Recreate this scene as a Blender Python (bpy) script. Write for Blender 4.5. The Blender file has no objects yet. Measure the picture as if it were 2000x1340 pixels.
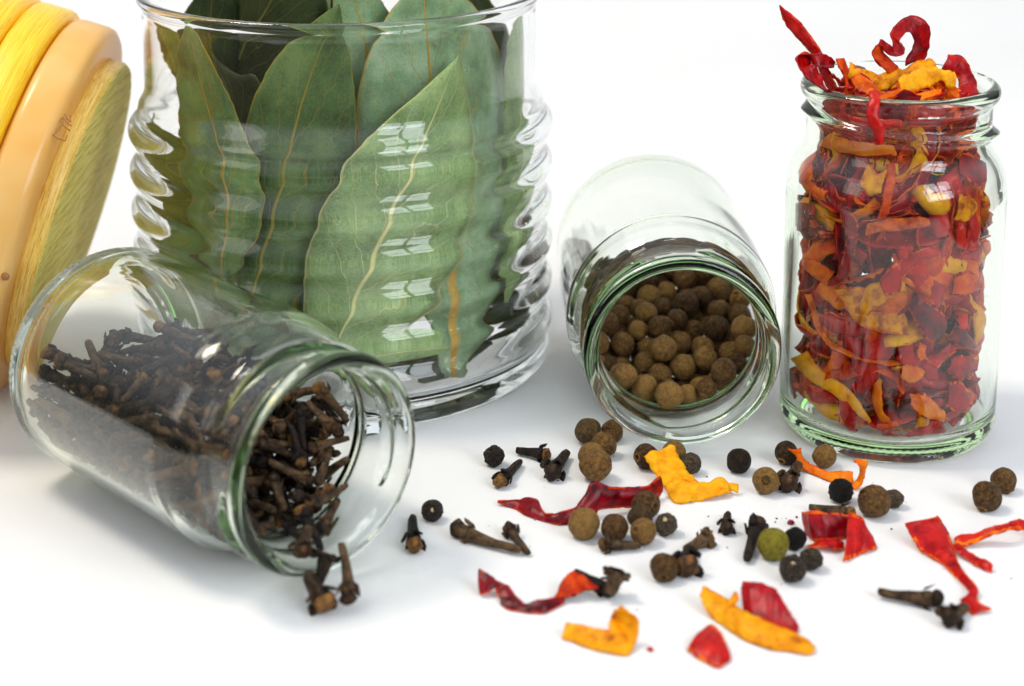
import bpy, math, random
import numpy as np
from mathutils import Vector, Matrix, Euler, noise

PI = math.pi
S = bpy.context.scene
COL = S.collection
S.unit_settings.scale_length = 0.01            # one unit is one centimetre

# ------------------------------------------------------------------ camera
F_PX, PITCH, PY0, CAM_H = 3649.7, math.radians(11.943), 110.2, 16.963
cam_data = bpy.data.cameras.new('camera')
cam = bpy.data.objects.new('camera', cam_data)
COL.objects.link(cam)
cam.location = (0, 0, CAM_H)
cam.rotation_euler = (PI / 2 - PITCH, 0, 0)
cam_data.sensor_width = 36
cam_data.lens = F_PX / 2000 * 36
cam_data.shift_y = -(670 - PY0) / 2000
cam_data.clip_start, cam_data.clip_end = 0.5, 2000
cam_data.dof.use_dof = True
cam_data.dof.focus_distance = 40.4
cam_data.dof.aperture_fstop = 0.0657 / 0.46
S.camera = cam

# ------------------------------------------------------------------ world and lamps
W = bpy.data.worlds.new('World')
S.world = W
W.use_nodes = True
wn, wl = W.node_tree.nodes, W.node_tree.links
wn.clear()
w_out = wn.new('ShaderNodeOutputWorld')
w_bg = wn.new('ShaderNodeBackground')
w_tc = wn.new('ShaderNodeTexCoord')
w_sep = wn.new('ShaderNodeSeparateXYZ')
w_ramp = wn.new('ShaderNodeValToRGB')
w_map = wn.new('ShaderNodeMapRange')
w_map.inputs['From Min'].default_value = -1
wl.new(w_tc.outputs['Generated'], w_sep.inputs[0])
wl.new(w_sep.outputs['Z'], w_map.inputs['Value'])
wl.new(w_map.outputs[0], w_ramp.inputs[0])
er = w_ramp.color_ramp
er.elements[0].position, er.elements[0].color = 0.50, (0.17, 0.16, 0.14, 1)
er.elements[1].position, er.elements[1].color = 0.80, (1.12, 1.18, 1.30, 1)
wl.new(w_ramp.outputs[0], w_bg.inputs[0])
w_bg.inputs[1].default_value = 0.80
wl.new(w_bg.outputs[0], w_out.inputs[0])


def lamp(name, loc, target, sx, sy, power, color, spread=180):
    d = bpy.data.lights.new(name, 'AREA')
    d.shape = 'RECTANGLE'
    d.size, d.size_y = sx, sy
    d.energy = power
    d.color = color
    d.spread = math.radians(spread)
    o = bpy.data.objects.new(name, d)
    COL.objects.link(o)
    o.location = loc
    o.rotation_euler = (Vector(target) - Vector(loc)).to_track_quat('-Z', 'Y').to_euler()
    return o


def window_lamp(name, centre, target, w, h, nx, ny, gap, power, color):
    """A window of lit panes with dark glazing bars between them."""
    q = (Vector(target) - Vector(centre)).to_track_quat('-Z', 'Y')
    pw, ph = (w - gap * (nx - 1)) / nx, (h - gap * (ny - 1)) / ny
    for i in range(nx):
        for j in range(ny):
            off = q @ Vector((-w / 2 + pw / 2 + i * (pw + gap), -h / 2 + ph / 2 + j * (ph + gap), 0))
            o = lamp(name, Vector(centre) + off, Vector(centre) + off + q @ Vector((0, 0, -1)), pw, ph, power / (nx * ny), color)


KEY, FRONT, FILL = 0.86e5, 1.15e5, 1.6e4
lamp('window_light_left', (-55, 46, 112), (0, 38, 0), 26, 30, KEY, (1.0, 0.90, 0.76))
window_lamp('window_light_front', (82, -58, 62), (-2, 42, 4), 62, 66, 2, 2, 5, FRONT, (0.88, 0.94, 1.0))
lamp('window_light_side', (-95, -20, 60), (0, 40, 3), 40, 60, FILL, (1.0, 0.95, 0.88))

S.view_settings.view_transform = 'Standard'
S.view_settings.look = 'None'
S.view_settings.gamma = 1
S.view_settings.exposure = 0.03
S.view_settings.use_curve_mapping = False
S.render.engine = 'CYCLES'
cy = S.cycles
cy.use_denoising = True
try:
    cy.denoiser = 'OPENIMAGEDENOISE'
except Exception:
    pass
cy.max_bounces, cy.diffuse_bounces, cy.glossy_bounces = 20, 5, 8
cy.transmission_bounces, cy.transparent_max_bounces, cy.volume_bounces = 20, 8, 0
cy.caustics_reflective = True
cy.caustics_refractive = True
cy.sample_clamp_indirect = 8
cy.blur_glossy = 0.3

# ------------------------------------------------------------------ helpers
CP, SP = math.cos(PITCH), math.sin(PITCH)
EYE = Vector((0, 0, CAM_H))


def ray(px, py):
    u, v = (px - 1000) / F_PX, -(py - PY0) / F_PX
    return Vector((u, CP + v * SP, -SP + v * CP))


def on_plane(px, py, z=0.0):
    d = ray(px, py)
    return EYE + d * ((z - CAM_H) / d.z)


def at_depth(px, py, y):
    d = ray(px, py)
    return EYE + d * (y / d.y)


def on_cylinder(px, py, cx, cy_, r):
    d = ray(px, py)
    a = d.x * d.x + d.y * d.y
    b = -2 * (d.x * cx + d.y * cy_)
    c = cx * cx + cy_ * cy_ - r * r
    q = b * b - 4 * a * c
    t = (-b - math.sqrt(max(q, 0))) / (2 * a)
    return EYE + d * t


def catmull(P, n):
    """n points spread evenly along a smooth curve through P (any dimension)."""
    P = np.asarray(P, float)
    if len(P) == 2:
        t = np.linspace(0, 1, n)[:, None]
        return P[0] * (1 - t) + P[1] * t
    E = np.vstack([2 * P[0] - P[1], P, 2 * P[-1] - P[-2]])
    out = []
    k = 12
    for i in range(1, len(E) - 2):
        p0, p1, p2, p3 = E[i - 1], E[i], E[i + 1], E[i + 2]
        for t in np.linspace(0, 1, k, endpoint=False):
            out.append(0.5 * (2 * p1 + (p2 - p0) * t + (2 * p0 - 5 * p1 + 4 * p2 - p3) * t * t + (3 * p1 - p0 - 3 * p2 + p3) * t ** 3))
    out.append(P[-1])
    return np.array(out)


def resample(Q, n):
    Q = np.asarray(Q, float)
    s = np.concatenate([[0], np.cumsum(np.linalg.norm(np.diff(Q, axis=0), axis=1))])
    s /= max(s[-1], 1e-9)
    t = np.linspace(0, 1, n)
    return np.stack([np.interp(t, s, Q[:, k]) for k in range(Q.shape[1])], 1)


def pairs(A, B, n):
    """Two edges given station by station, resampled together so that stations stay opposite."""
    Q = np.hstack([np.asarray(A, float), np.asarray(B, float)])
    return np.split(resample(catmull(Q, n), n), 2, axis=1)


def mesh(name, verts, faces, mats, mat_idx=None, smooth=True, uv=None):
    me = bpy.data.meshes.new(name)
    me.from_pydata([tuple(v) for v in verts], [], faces)
    for m in mats:
        me.materials.append(m)
    if mat_idx is not None:
        me.polygons.foreach_set('material_index', np.asarray(mat_idx, np.int32))
    me.polygons.foreach_set('use_smooth', np.full(len(me.polygons), smooth))
    if uv is not None:
        lay = me.uv_layers.new(name='UVMap')
        li = np.zeros(len(me.loops), np.int32)
        me.loops.foreach_get('vertex_index', li)
        lay.data.foreach_set('uv', np.asarray(uv, np.float32)[li].ravel())
    me.validate()
    me.update()
    return me


def obj(name, me, parent=None, label=None, cat=None, group=None, kind=None):
    o = bpy.data.objects.new(name, me)
    COL.objects.link(o)
    if parent is not None:
        o.parent = parent
    tag(o, label, cat, group, kind)
    return o


def tag(o, label=None, cat=None, group=None, kind=None):
    for k, v in (('label', label), ('category', cat), ('group', group), ('kind', kind)):
        if v:
            o[k] = v
    return o


def empty(name, loc, label, cat, group=None):
    o = bpy.data.objects.new(name, None)
    COL.objects.link(o)
    o.location = loc
    o.empty_display_size = 0.3
    return tag(o, label, cat, group)


def copy_thing(o, label=None):
    c = o.copy()
    COL.objects.link(c)
    for ch in list(o.children):
        d = ch.copy()
        COL.objects.link(d)
        d.parent = c
    if label:
        c['label'] = label
    return c


def lathe_data(profile, seg, bump=None):
    """Closed turned body: the profile starts and ends on the axis. bump(i, theta, r, z) -> (r, z)."""
    V, F = [], []
    n = len(profile)
    rings = []
    for i, (r, z) in enumerate(profile):
        if r < 1e-6:
            V.append((0, 0, z))
            rings.append([len(V) - 1])
        else:
            ring = []
            for k in range(seg):
                th = 2 * PI * k / seg
                rr, zz = (r, z) if bump is None else bump(i, th, r, z)
                V.append((rr * math.cos(th), rr * math.sin(th), zz))
                ring.append(len(V) - 1)
            rings.append(ring)
    for a, b in zip(rings[:-1], rings[1:]):
        for k in range(seg):
            k2 = (k + 1) % seg
            if len(a) == 1 and len(b) == 1:
                continue
            if len(a) == 1:
                F.append((a[0], b[k2], b[k]))
            elif len(b) == 1:
                F.append((a[k], a[k2], b[0]))
            else:
                F.append((a[k], a[k2], b[k2], b[k]))
    return V, F


def ribbon_data(A, B, n=40, m=7, th=0.032, curl=0.15, seed=0, rag=0.025, wob=0.035, sharp=False, cutslot=1):
    """A strip of dried pepper between two edges: top skin (slot 0), flesh below and on the cut rim (slot 1)."""
    rnd = random.Random(seed)
    a, b = np.split(resample(np.hstack([A, B]), n), 2, axis=1) if sharp else pairs(A, B, n)
    off = Vector((rnd.random() * 50, rnd.random() * 50, seed * 1.7))
    TT = [0, .09] + [.09 + .82 * q / (m - 3) for q in range(1, m - 3)] + [.91, 1]
    G = np.zeros((n, m, 3))
    for i in range(n):
        w = Vector(b[i] - a[i])
        for j in range(m):
            t = TT[j]
            p = a[i] * (1 - t) + b[i] * t
            if j in (0, m - 1):
                q = Vector(p) * 3.0 + off
                p = p + np.array(w * (noise.noise(q * 1.3) * 1.2 * rag / max(w.length, 0.05) + noise.noise(q * 4) * rag / max(w.length, .05)))
            G[i, j] = p
    def normals(G):
        du = np.gradient(G, axis=0)
        dv = np.gradient(G, axis=1)
        N = np.cross(du, dv)
        L = np.linalg.norm(N, axis=2, keepdims=True)
        N = N / np.maximum(L, 1e-9)
        for i in range(1, n):
            bad = L[i, :, 0] < 1e-7
            N[i, bad] = N[i - 1, bad]
        return N
    N = normals(G)
    for i in range(n):
        wl_ = np.linalg.norm(b[i] - a[i])
        for j in range(m):
            t = 2 * TT[j] - 1
            q = Vector(G[i, j]) * 2.6 + off
            G[i, j] += N[i, j] * (curl * wl_ * (1 - t * t) + wob * noise.noise(q) * 1.6 + wob * .9 * noise.noise(q * 3.1))
    N = normals(G)
    H = th / 2
    top = (G + N * H).reshape(-1, 3)
    bot = (G - N * H).reshape(-1, 3)
    V = np.vstack([top, bot])
    F, M = [], []
    K = n * m
    for i in range(n - 1):
        for j in range(m - 1):
            q = (i * m + j, (i + 1) * m + j, (i + 1) * m + j + 1, i * m + j + 1)
            cut = j in (0, m - 2) and noise.noise(Vector((i * .21, j, seed * 1.3))) > (.08 if cutslot == 2 else -.12)
            F.append(q); M.append(cutslot if cut else 0)
            F.append(tuple(K + x for x in q[::-1])); M.append(1)
    edge = [i * m for i in range(n)] + [(n - 1) * m + j for j in range(1, m)] + [i * m + m - 1 for i in range(n - 2, -1, -1)] + [j for j in range(m - 2, 0, -1)]
    for x, y in zip(edge, edge[1:] + edge[:1]):
        F.append((x, x + K, y + K, y)); M.append(cutslot)
    return V, F, M


def keep_inside(V, cx, cy_, lim, floor):
    """Press the paired faces of a thin piece in from a round wall and up from the floor, keeping its thickness."""
    V = np.array(V, float)
    K = len(V) // 2
    for i in range(K):
        for _ in range(2):
            m = (V[i] + V[i + K]) / 2
            lo = min(V[i, 2], V[i + K, 2])
            if lo < floor:
                V[[i, i + K], 2] += floor - lo
            if lim is not None:
                d = m[:2] - np.array([cx, cy_])
                L = max(np.hypot(*d), 1e-6)
                big = max(np.hypot(V[i, 0] - cx, V[i, 1] - cy_), np.hypot(V[i + K, 0] - cx, V[i + K, 1] - cy_))
                over = big - lim(m[2])
                if over > 0:
                    V[i, :2] -= d / L * over
                    V[i + K, :2] -= d / L * over
    return V


def join_data(parts):
    V, F, M, k = [], [], [], 0
    for v, f, m in parts:
        V += [tuple(x) for x in v]
        F += [tuple(i + k for i in q) for q in f]
        M += list(m)
        k += len(v)
    return V, F, M


# ------------------------------------------------------------------ materials
class Mat:
    def __init__(self, name):
        self.m = bpy.data.materials.new(name)
        self.m.use_nodes = True
        self.n, self.l = self.m.node_tree.nodes, self.m.node_tree.links
        self.b = self.n['Principled BSDF']
        self.out = self.n['Material Output']

    def new(self, t, **kw):
        x = self.n.new(t)
        for k, v in kw.items():
            setattr(x, k, v)
        return x

    def noise(self, scale, detail=4, rough=0.6, coord='Object', dist=0.0, vec=None):
        t = self.new('ShaderNodeTexNoise')
        t.inputs['Scale'].default_value = scale
        t.inputs['Detail'].default_value = detail
        t.inputs['Roughness'].default_value = rough
        t.inputs['Distortion'].default_value = dist
        if vec is None:
            tc = self.new('ShaderNodeTexCoord')
            vec = tc.outputs[coord]
        self.l.new(vec, t.inputs['Vector'])
        return t.outputs['Fac']

    def ramp(self, fac, stops):
        r = self.new('ShaderNodeValToRGB')
        e = r.color_ramp.elements
        while len(e) < len(stops):
            e.new(0.5)
        for x, (p, c) in zip(e, stops):
            x.position, x.color = p, (*c, 1)
        self.l.new(fac, r.inputs[0])
        return r.outputs[0]

    def math(self, op, a, b=None, c=None, clamp=False):
        x = self.new('ShaderNodeMath', operation=op, use_clamp=clamp)
        for s, v in zip(x.inputs, (a, b, c)):
            if v is None:
                continue
            if isinstance(v, (int, float)):
                s.default_value = v
            else:
                self.l.new(v, s)
        return x.outputs[0]

    def mix(self, fac, a, b, blend='MIX'):
        x = self.new('ShaderNodeMix', data_type='RGBA', blend_type=blend)
        for s, v in ((x.inputs[0], fac), (x.inputs[6], a), (x.inputs[7], b)):
            if isinstance(v, tuple):
                s.default_value = (*v, 1)
            elif isinstance(v, (int, float)):
                s.default_value = v
            else:
                self.l.new(v, s)
        return x.outputs[2]

    def bump(self, h, strength=0.4, dist=0.05):
        x = self.new('ShaderNodeBump')
        x.inputs['Strength'].default_value = strength
        x.inputs['Distance'].default_value = dist
        self.l.new(h, x.inputs['Height'])
        self.l.new(x.outputs[0], self.b.inputs['Normal'])
        return x.outputs[0]

    def set(self, **kw):
        for k, v in kw.items():
            k = k.replace('_', ' ')
            if isinstance(v, tuple):
                self.b.inputs[k].default_value = (*v, 1)
            elif isinstance(v, (int, float)):
                self.b.inputs[k].default_value = v
            else:
                self.l.new(v, self.b.inputs[k])
        return self

    def translucent(self, color, fac, normal=None):
        t = self.new('ShaderNodeBsdfTranslucent')
        if isinstance(color, tuple):
            t.inputs[0].default_value = (*color, 1)
        else:
            self.l.new(color, t.inputs[0])
        mx = self.new('ShaderNodeMixShader')
        mx.inputs[0].default_value = fac
        self.l.new(self.b.outputs[0], mx.inputs[1])
        self.l.new(t.outputs[0], mx.inputs[2])
        self.l.new(mx.outputs[0], self.out.inputs['Surface'])

    def rand(self):
        return self.new('ShaderNodeObjectInfo').outputs['Random']


def glass(name, absorb, density):
    k = Mat(name)
    k.set(Base_Color=(1, 1, 1), Roughness=0.0, IOR=1.41, Transmission_Weight=1.0)
    v = k.new('ShaderNodeVolumeAbsorption')
    v.inputs['Color'].default_value = (*absorb, 1)
    v.inputs['Density'].default_value = density
    k.l.new(v.outputs[0], k.out.inputs['Volume'])
    return k.m


M_GLASS = glass('green_tinted_glass', (0.58, 0.91, 0.40), 0.28)
M_GLASS_BIG = glass('clear_glass', (0.66, 0.86, 0.88), 0.10)


def paper():
    k = Mat('white_paper')
    f = k.noise(0.06, 3)
    k.set(Base_Color=k.ramp(f, [(0.3, (0.71, 0.71, 0.70)), (0.7, (0.76, 0.76, 0.75))]), Roughness=0.45)
    k.b.inputs['Specular IOR Level'].default_value = 0.25
    k.bump(k.noise(9, 5, 0.7), 0.12, 0.02)
    return k.m


def pepper_mat(name, stops, rough, trans, tcol, spec=0.5, bump=0.4):
    k = Mat(name)
    f = k.noise(3.2, 6, 0.72)
    f = k.math('ADD', k.math('MULTIPLY', f, 0.85), k.math('MULTIPLY', k.rand(), 0.15))
    c = k.ramp(f, stops)
    k.set(Base_Color=c, Roughness=rough)
    k.b.inputs['Specular IOR Level'].default_value = spec
    k.bump(k.noise(8, 5, 0.65), bump, 0.045)
    k.translucent(tcol, trans)
    return k.m


M_SKIN = pepper_mat('red_pepper_skin', [(0.34, (0.14, 0.001, 0.004)), (0.48, (0.40, 0.002, 0.004)), (0.66, (0.64, 0.014, 0.003))], 0.17, 0.12, (0.75, 0.015, 0.004), 0.22)
M_DARKSKIN = pepper_mat('dark_red_pepper_skin', [(0.34, (0.05, 0.001, 0.003)), (0.48, (0.22, 0.001, 0.007)), (0.66, (0.45, 0.005, 0.010))], 0.17, 0.10, (0.5, 0.004, 0.006), 0.22)
M_FLESH = pepper_mat('orange_pepper_flesh', [(0.34, (0.34, 0.010, 0.002)), (0.48, (0.70, 0.065, 0.003)), (0.66, (0.90, 0.23, 0.006))], 0.5, 0.22, (0.9, 0.16, 0.01), 0.12)
M_YELLOW = pepper_mat('yellow_pepper', [(0.36, (0.36, 0.075, 0.002)), (0.46, (0.80, 0.30, 0.003)), (0.62, (0.93, 0.50, 0.008))], 0.42, 0.25, (0.95, 0.45, 0.01), 0.15)
M_ORANGE = pepper_mat('orange_pepper', [(0.32, (0.40, 0.035, 0.002)), (0.45, (0.80, 0.14, 0.003)), (0.66, (0.92, 0.30, 0.006))], 0.42, 0.25, (0.95, 0.25, 0.01), 0.15)


def spice_mat(name, stops, nscale, rough, bumps, bump_strength, spread=0.25):
    k = Mat(name)
    f = k.noise(nscale, 5, 0.7)
    f = k.math('ADD', k.math('MULTIPLY', f, 1 - spread), k.math('MULTIPLY', k.rand(), spread))
    k.set(Base_Color=k.ramp(f, stops), Roughness=rough)
    k.b.inputs['Specular IOR Level'].default_value = 0.16
    h = None
    for s, w in bumps:
        x = k.math('MULTIPLY', k.noise(s, 3, 0.6), w)
        h = x if h is None else k.math('ADD', h, x)
    k.bump(h, bump_strength, 0.06)
    return k.m


M_CLOVE = spice_mat('clove_stem', [(0.38, (0.007, 0.005, 0.004)), (0.50, (0.024, 0.014, 0.008)), (0.66, (0.11, 0.062, 0.027))], 6, 0.6, [(7, 1.0), (22, 0.5)], 0.8)
M_BUD = spice_mat('clove_bud', [(0.38, (0.010, 0.006, 0.004)), (0.50, (0.045, 0.020, 0.009)), (0.66, (0.24, 0.11, 0.026))], 7, 0.55, [(8, 1.0), (25, 0.5)], 0.8)
M_ALL = spice_mat('allspice_skin', [(0.34, (0.030, 0.015, 0.005)), (0.48, (0.118, 0.058, 0.017)), (0.64, (0.27, 0.148, 0.038))], 4, 0.5, [(9, 1.0), (24, 0.8)], 0.8, 0.25)
M_ALLDARK = spice_mat('dark_allspice_skin', [(0.36, (0.010, 0.006, 0.004)), (0.48, (0.036, 0.021, 0.009)), (0.64, (0.13, 0.075, 0.026))], 4, 0.55, [(9, 1.0), (24, 0.8)], 0.8)
M_OLIVE = spice_mat('olive_allspice_skin', [(0.36, (0.03, 0.025, 0.004)), (0.48, (0.10, 0.080, 0.007)), (0.64, (0.23, 0.19, 0.016))], 4, 0.55, [(9, 1.0), (24, 0.7)], 0.7)
M_CALYX = spice_mat('allspice_calyx', [(0.36, (0.04, 0.02, 0.008)), (0.62, (0.24, 0.125, 0.04))], 8, 0.7, [(14, 1.0)], 0.8)
M_PEPPERCORN = spice_mat('peppercorn_skin', [(0.38, (0.005, 0.004, 0.004)), (0.52, (0.020, 0.015, 0.012)), (0.66, (0.13, 0.095, 0.055))], 6, 0.5, [(6, 1.0), (18, 0.8)], 0.9)
M_PALESPOT = spice_mat('pale_scar', [(0.3, (0.30, 0.22, 0.10)), (0.7, (0.5, 0.40, 0.22))], 8, 0.7, [(14, 1.0)], 0.4)


def leaf_mat(name, dark, mid, light, vein, rough=0.42, trans=0.14, base=0.0):
    k = Mat(name)
    uv = k.new('ShaderNodeUVMap').outputs[0]
    sep = k.new('ShaderNodeSeparateXYZ')
    k.l.new(uv, sep.inputs[0])
    u, v = sep.outputs[0], sep.outputs[1]                      # u 0..1 along the leaf, v 0..1 across
    tc = k.new('ShaderNodeTexCoord').outputs['Object']
    wob = k.math('SUBTRACT', k.noise(1.3, 3, vec=tc), 0.5)
    w2 = k.math('SUBTRACT', k.noise(5, 2, vec=tc), 0.5)
    side = k.math('ABSOLUTE', k.math('SUBTRACT', v, 0.5))      # 0 midrib .. 0.5 margin
    # colour
    f = k.noise(0.9, 4, 0.6, vec=tc)
    g = k.noise(18, 3, 0.7, vec=tc)
    c = k.ramp(k.math('ADD', k.math('MULTIPLY', f, 0.75), k.math('MULTIPLY', g, 0.25)), [(0.37, dark), (0.5, mid), (0.63, light)])
    vor = k.new('ShaderNodeTexVoronoi', feature='DISTANCE_TO_EDGE')
    vor.inputs['Scale'].default_value = 7
    k.l.new(tc, vor.inputs['Vector'])
    net = k.math('SUBTRACT', 1.0, k.math('MULTIPLY', vor.outputs[0], 16), clamp=True)
    vor2 = k.new('ShaderNodeTexVoronoi', feature='DISTANCE_TO_EDGE')
    vor2.inputs['Scale'].default_value = 24
    k.l.new(tc, vor2.inputs['Vector'])
    net2 = k.math('SUBTRACT', 1.0, k.math('MULTIPLY', vor2.outputs[0], 9), clamp=True)
    c = k.mix(k.math('MULTIPLY', net2, 0.18), c, vein)
    c = k.mix(k.math('MULTIPLY', net, 0.22), c, vein)
    # side veins leave the midrib towards the tip (u = 0) and bow along the margin
    ph = k.math('ADD', k.math('ADD', k.math('MULTIPLY', u, 7.5), k.math('MULTIPLY', k.math('POWER', side, 0.8), 4.2)), k.math('MULTIPLY', wob, 1.1))
    gt = k.math('GREATER_THAN', v, 0.5)
    ph = k.math('ADD', ph, k.math('MULTIPLY', gt, 0.45))
    ph = k.math('ADD', ph, k.math('MULTIPLY', w2, 0.10))
    fr = k.math('ABSOLUTE', k.math('SUBTRACT', k.math('FRACT', ph), 0.5))
    sv = k.math('SUBTRACT', 1.0, k.math('MULTIPLY', fr, 26), clamp=True)
    fade = k.math('SUBTRACT', 1.1, k.math('MULTIPLY', side, 1.7), clamp=True)
    sv = k.math('MULTIPLY', sv, fade)
    mr = k.math('SUBTRACT', 1.6, k.math('DIVIDE', side, k.math('ADD', k.math('ADD', 0.005, k.math('MULTIPLY', u, 0.012)), k.math('MULTIPLY', k.math('POWER', u, 5), base))), clamp=True)
    mg = k.math('MULTIPLY', k.math('SUBTRACT', side, 0.478), 60, clamp=True)
    c = k.mix(k.math('MULTIPLY', sv, 0.75), c, vein)
    c = k.mix(k.math('MULTIPLY', mg, 0.7), c, vein)
    c = k.mix(mr, c, tuple(min(1, x * 1.15) for x in vein))
    spot = k.math('MULTIPLY', k.math('SUBTRACT', k.noise(1.7, 6, 0.75, vec=tc), 0.60), 9, clamp=True)
    c = k.mix(k.math('MULTIPLY', spot, 0.55), c, (0.13, 0.085, 0.025))
    k.set(Base_Color=c, Roughness=rough)
    k.b.inputs['Specular IOR Level'].default_value = 0.14
    h = k.math('ADD', k.math('MULTIPLY', mr, 1.0), k.math('ADD', k.math('MULTIPLY', sv, 0.5), k.math('MULTIPLY', net2, 0.12)))
    k.bump(k.math('ADD', h, k.math('MULTIPLY', k.noise(3, 3, vec=tc), 0.8)), 0.6, 0.04)
    k.translucent(c, trans)
    return k.m


VEIN = (0.30, 0.25, 0.06)
M_LEAF = {
    'light': leaf_mat('pale_bay_leaf', (0.14, 0.25, 0.085), (0.24, 0.39, 0.145), (0.37, 0.53, 0.22), (0.70, 0.66, 0.28)),
    'mid': leaf_mat('green_bay_leaf', (0.050, 0.130, 0.036), (0.10, 0.22, 0.07), (0.19, 0.34, 0.11), (0.48, 0.30, 0.03)),
    'dark': leaf_mat('dark_bay_leaf', (0.036, 0.088, 0.028), (0.080, 0.165, 0.055), (0.155, 0.26, 0.09), (0.33, 0.25, 0.035)),
    'teal': leaf_mat('blue_green_bay_leaf', (0.12, 0.24, 0.12), (0.23, 0.39, 0.21), (0.38, 0.54, 0.34), (0.45, 0.27, 0.035), base=0.09),
    'black': leaf_mat('blackish_bay_leaf', (0.013, 0.022, 0.009), (0.022, 0.038, 0.014), (0.040, 0.060, 0.018), (0.13, 0.12, 0.03)),  # near-black green, darkest of the leaf colours
    'olive': leaf_mat('olive_bay_leaf', (0.08, 0.11, 0.014), (0.14, 0.18, 0.022), (0.22, 0.26, 0.04), (0.45, 0.34, 0.07)),
}


def wood(name, a, b, c, axis_scale, rot=0.0, freq=1.0):
    k = Mat(name)
    tc = k.new('ShaderNodeTexCoord').outputs['Object']
    mp = k.new('ShaderNodeMapping')
    mp.inputs['Scale'].default_value = axis_scale
    mp.inputs['Rotation'].default_value = (0, 0, rot)
    k.l.new(tc, mp.inputs['Vector'])
    f = k.noise(2.2 * freq, 6, 0.65, vec=mp.outputs[0], dist=0.6)
    g = k.noise(14 * freq, 3, 0.7, vec=mp.outputs[0])
    f = k.math('ADD', k.math('MULTIPLY', f, 0.7), k.math('MULTIPLY', g, 0.3))
    k.set(Base_Color=k.ramp(f, [(0.34, a), (0.5, b), (0.66, c)]), Roughness=0.36)
    k.b.inputs['Specular IOR Level'].default_value = 0.4
    k.bump(g, 0.25, 0.02)
    return k.m


M_WOOD = wood('yellow_wood', (0.60, 0.27, 0.006), (0.88, 0.52, 0.014), (0.94, 0.66, 0.05), (0.30, 0.30, 13))
M_WOODFACE = wood('pale_wood_end', (0.42, 0.28, 0.03), (0.72, 0.58, 0.14), (0.84, 0.74, 0.28), (0.35, 3.6, 1), 0.9)
M_WOODRIM = wood('light_wood_rim', (0.40, 0.18, 0.015), (0.74, 0.46, 0.08), (0.85, 0.64, 0.22), (0.8, 0.8, 12))


def silicone():
    k = Mat('peach_silicone')
    f = k.noise(0.5, 2)
    k.set(Base_Color=k.ramp(f, [(0.3, (0.92, 0.50, 0.11)), (0.7, (0.95, 0.64, 0.23))]), Roughness=0.28)
    k.b.inputs['Subsurface Weight'].default_value = 0.0
    k.translucent((0.95, 0.55, 0.16), 0.30)
    return k.m


M_SILICONE = silicone()
M_WOODFACE.node_tree.nodes['Principled BSDF'].inputs['Specular IOR Level'].default_value = 0.08
M_WOODFACE.node_tree.nodes['Principled BSDF'].inputs['Roughness'].default_value = 0.65
_k = Mat('moulded_mark')
_k.set(Base_Color=(0.30, 0.11, 0.02), Roughness=0.5)
M_MARK = _k.m


# ------------------------------------------------------------------ shared shapes
BJ = (-4.137, 44.252)          # axis of the big jar
J3 = (8.470, 39.775)           # axis of the upright spice jar
JAR_R = 2.4

OUTER = [(0, .24), (1.4, .22), (1.78, .10), (1.95, .015), (2.06, 0), (2.18, .05), (2.30, .19), (2.37, .36), (2.4, .60), (2.4, 2.5), (2.4, 4.2),
         (2.4, 5.55), (2.385, 5.8), (2.33, 6.05), (2.22, 6.30), (2.09, 6.50), (2.02, 6.66), (2.0, 6.85), (2.0, 7.2), (2.0, 7.55), (2.02, 7.62),
         (2.10, 7.70), (2.15, 7.82), (2.13, 7.94), (2.04, 8.02), (1.94, 8.02), (1.85, 7.95)]
INNER = [(1.80, 7.80), (1.77, 7.5), (1.75, 6.9), (1.77, 6.65), (1.86, 6.42), (2.0, 6.22), (2.12, 5.98), (2.18, 5.7), (2.2, 5.4), (2.2, 3.0),
         (2.2, 1.0), (2.17, .70), (2.05, .48), (1.80, .40), (1.2, .42), (0, .46)]


def spice_jar_mesh():
    o = catmull(OUTER, 0)
    i = catmull(INNER, 0)
    prof, outer_n = [], 0
    def dense(Q, step):
        s = np.linalg.norm(np.diff(Q, axis=0), axis=1).sum()
        return resample(Q, max(int(s / step), 8))
    # fine on the neck and foot, coarse on the straight wall
    lo = dense(np.array([p for p in o if p[1] < .9 and True]), 0.045)
    hi = dense(np.array([p for p in o if p[1] > 5.4]), 0.045)
    O = np.vstack([lo, [[2.4, 1.6], [2.4, 2.8], [2.4, 4.0], [2.4, 5.0]], hi])
    I = dense(i, 0.09)
    O[:, 0] = np.maximum(O[:, 0], 0); I[:, 0] = np.maximum(I[:, 0], 0)
    O[0, 0] = 0; I[-1, 0] = 0
    P = [tuple(p) for p in O] + [tuple(p) for p in I]
    no = len(O)
    seg = 270

    def bump(k, th, r, z):
        if k >= no:
            return r, z
        if 6.7 < z < 7.65:                               # two threads, each a good half turn
            for start, span in ((0.97 * PI, 1.06 * PI), (0.18 * PI, 0.66 * PI)):
                d = (th - start) % (2 * PI)
                if d < span:
                    zc = 7.45 - 0.50 * d / span
                    e = min(1, d / 0.22, (span - d) / 0.22)
                    r += 0.17 * max(e, 0) * math.exp(-((z - zc) / 0.095) ** 2)
        if .14 < z < .52 and r > 2.1:                    # knurled heel
            r += 0.006 * math.cos(90 * th) * math.sin(PI * (z - .14) / .38) * (1 if int((z - .14) / .095) % 2 else -1)
        # slight waviness of moulded glass
        r += 0.006 * math.sin(3 * th + z * 1.1) * (1 if .6 < z < 5.6 else 0)
        return r, z
    V, F = lathe_data(P, seg, bump)
    return mesh('spice_jar', V, F, [M_GLASS])


RIB_Z0, RIB_P, RIB_A = 6.02, 0.985, 0.090


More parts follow.
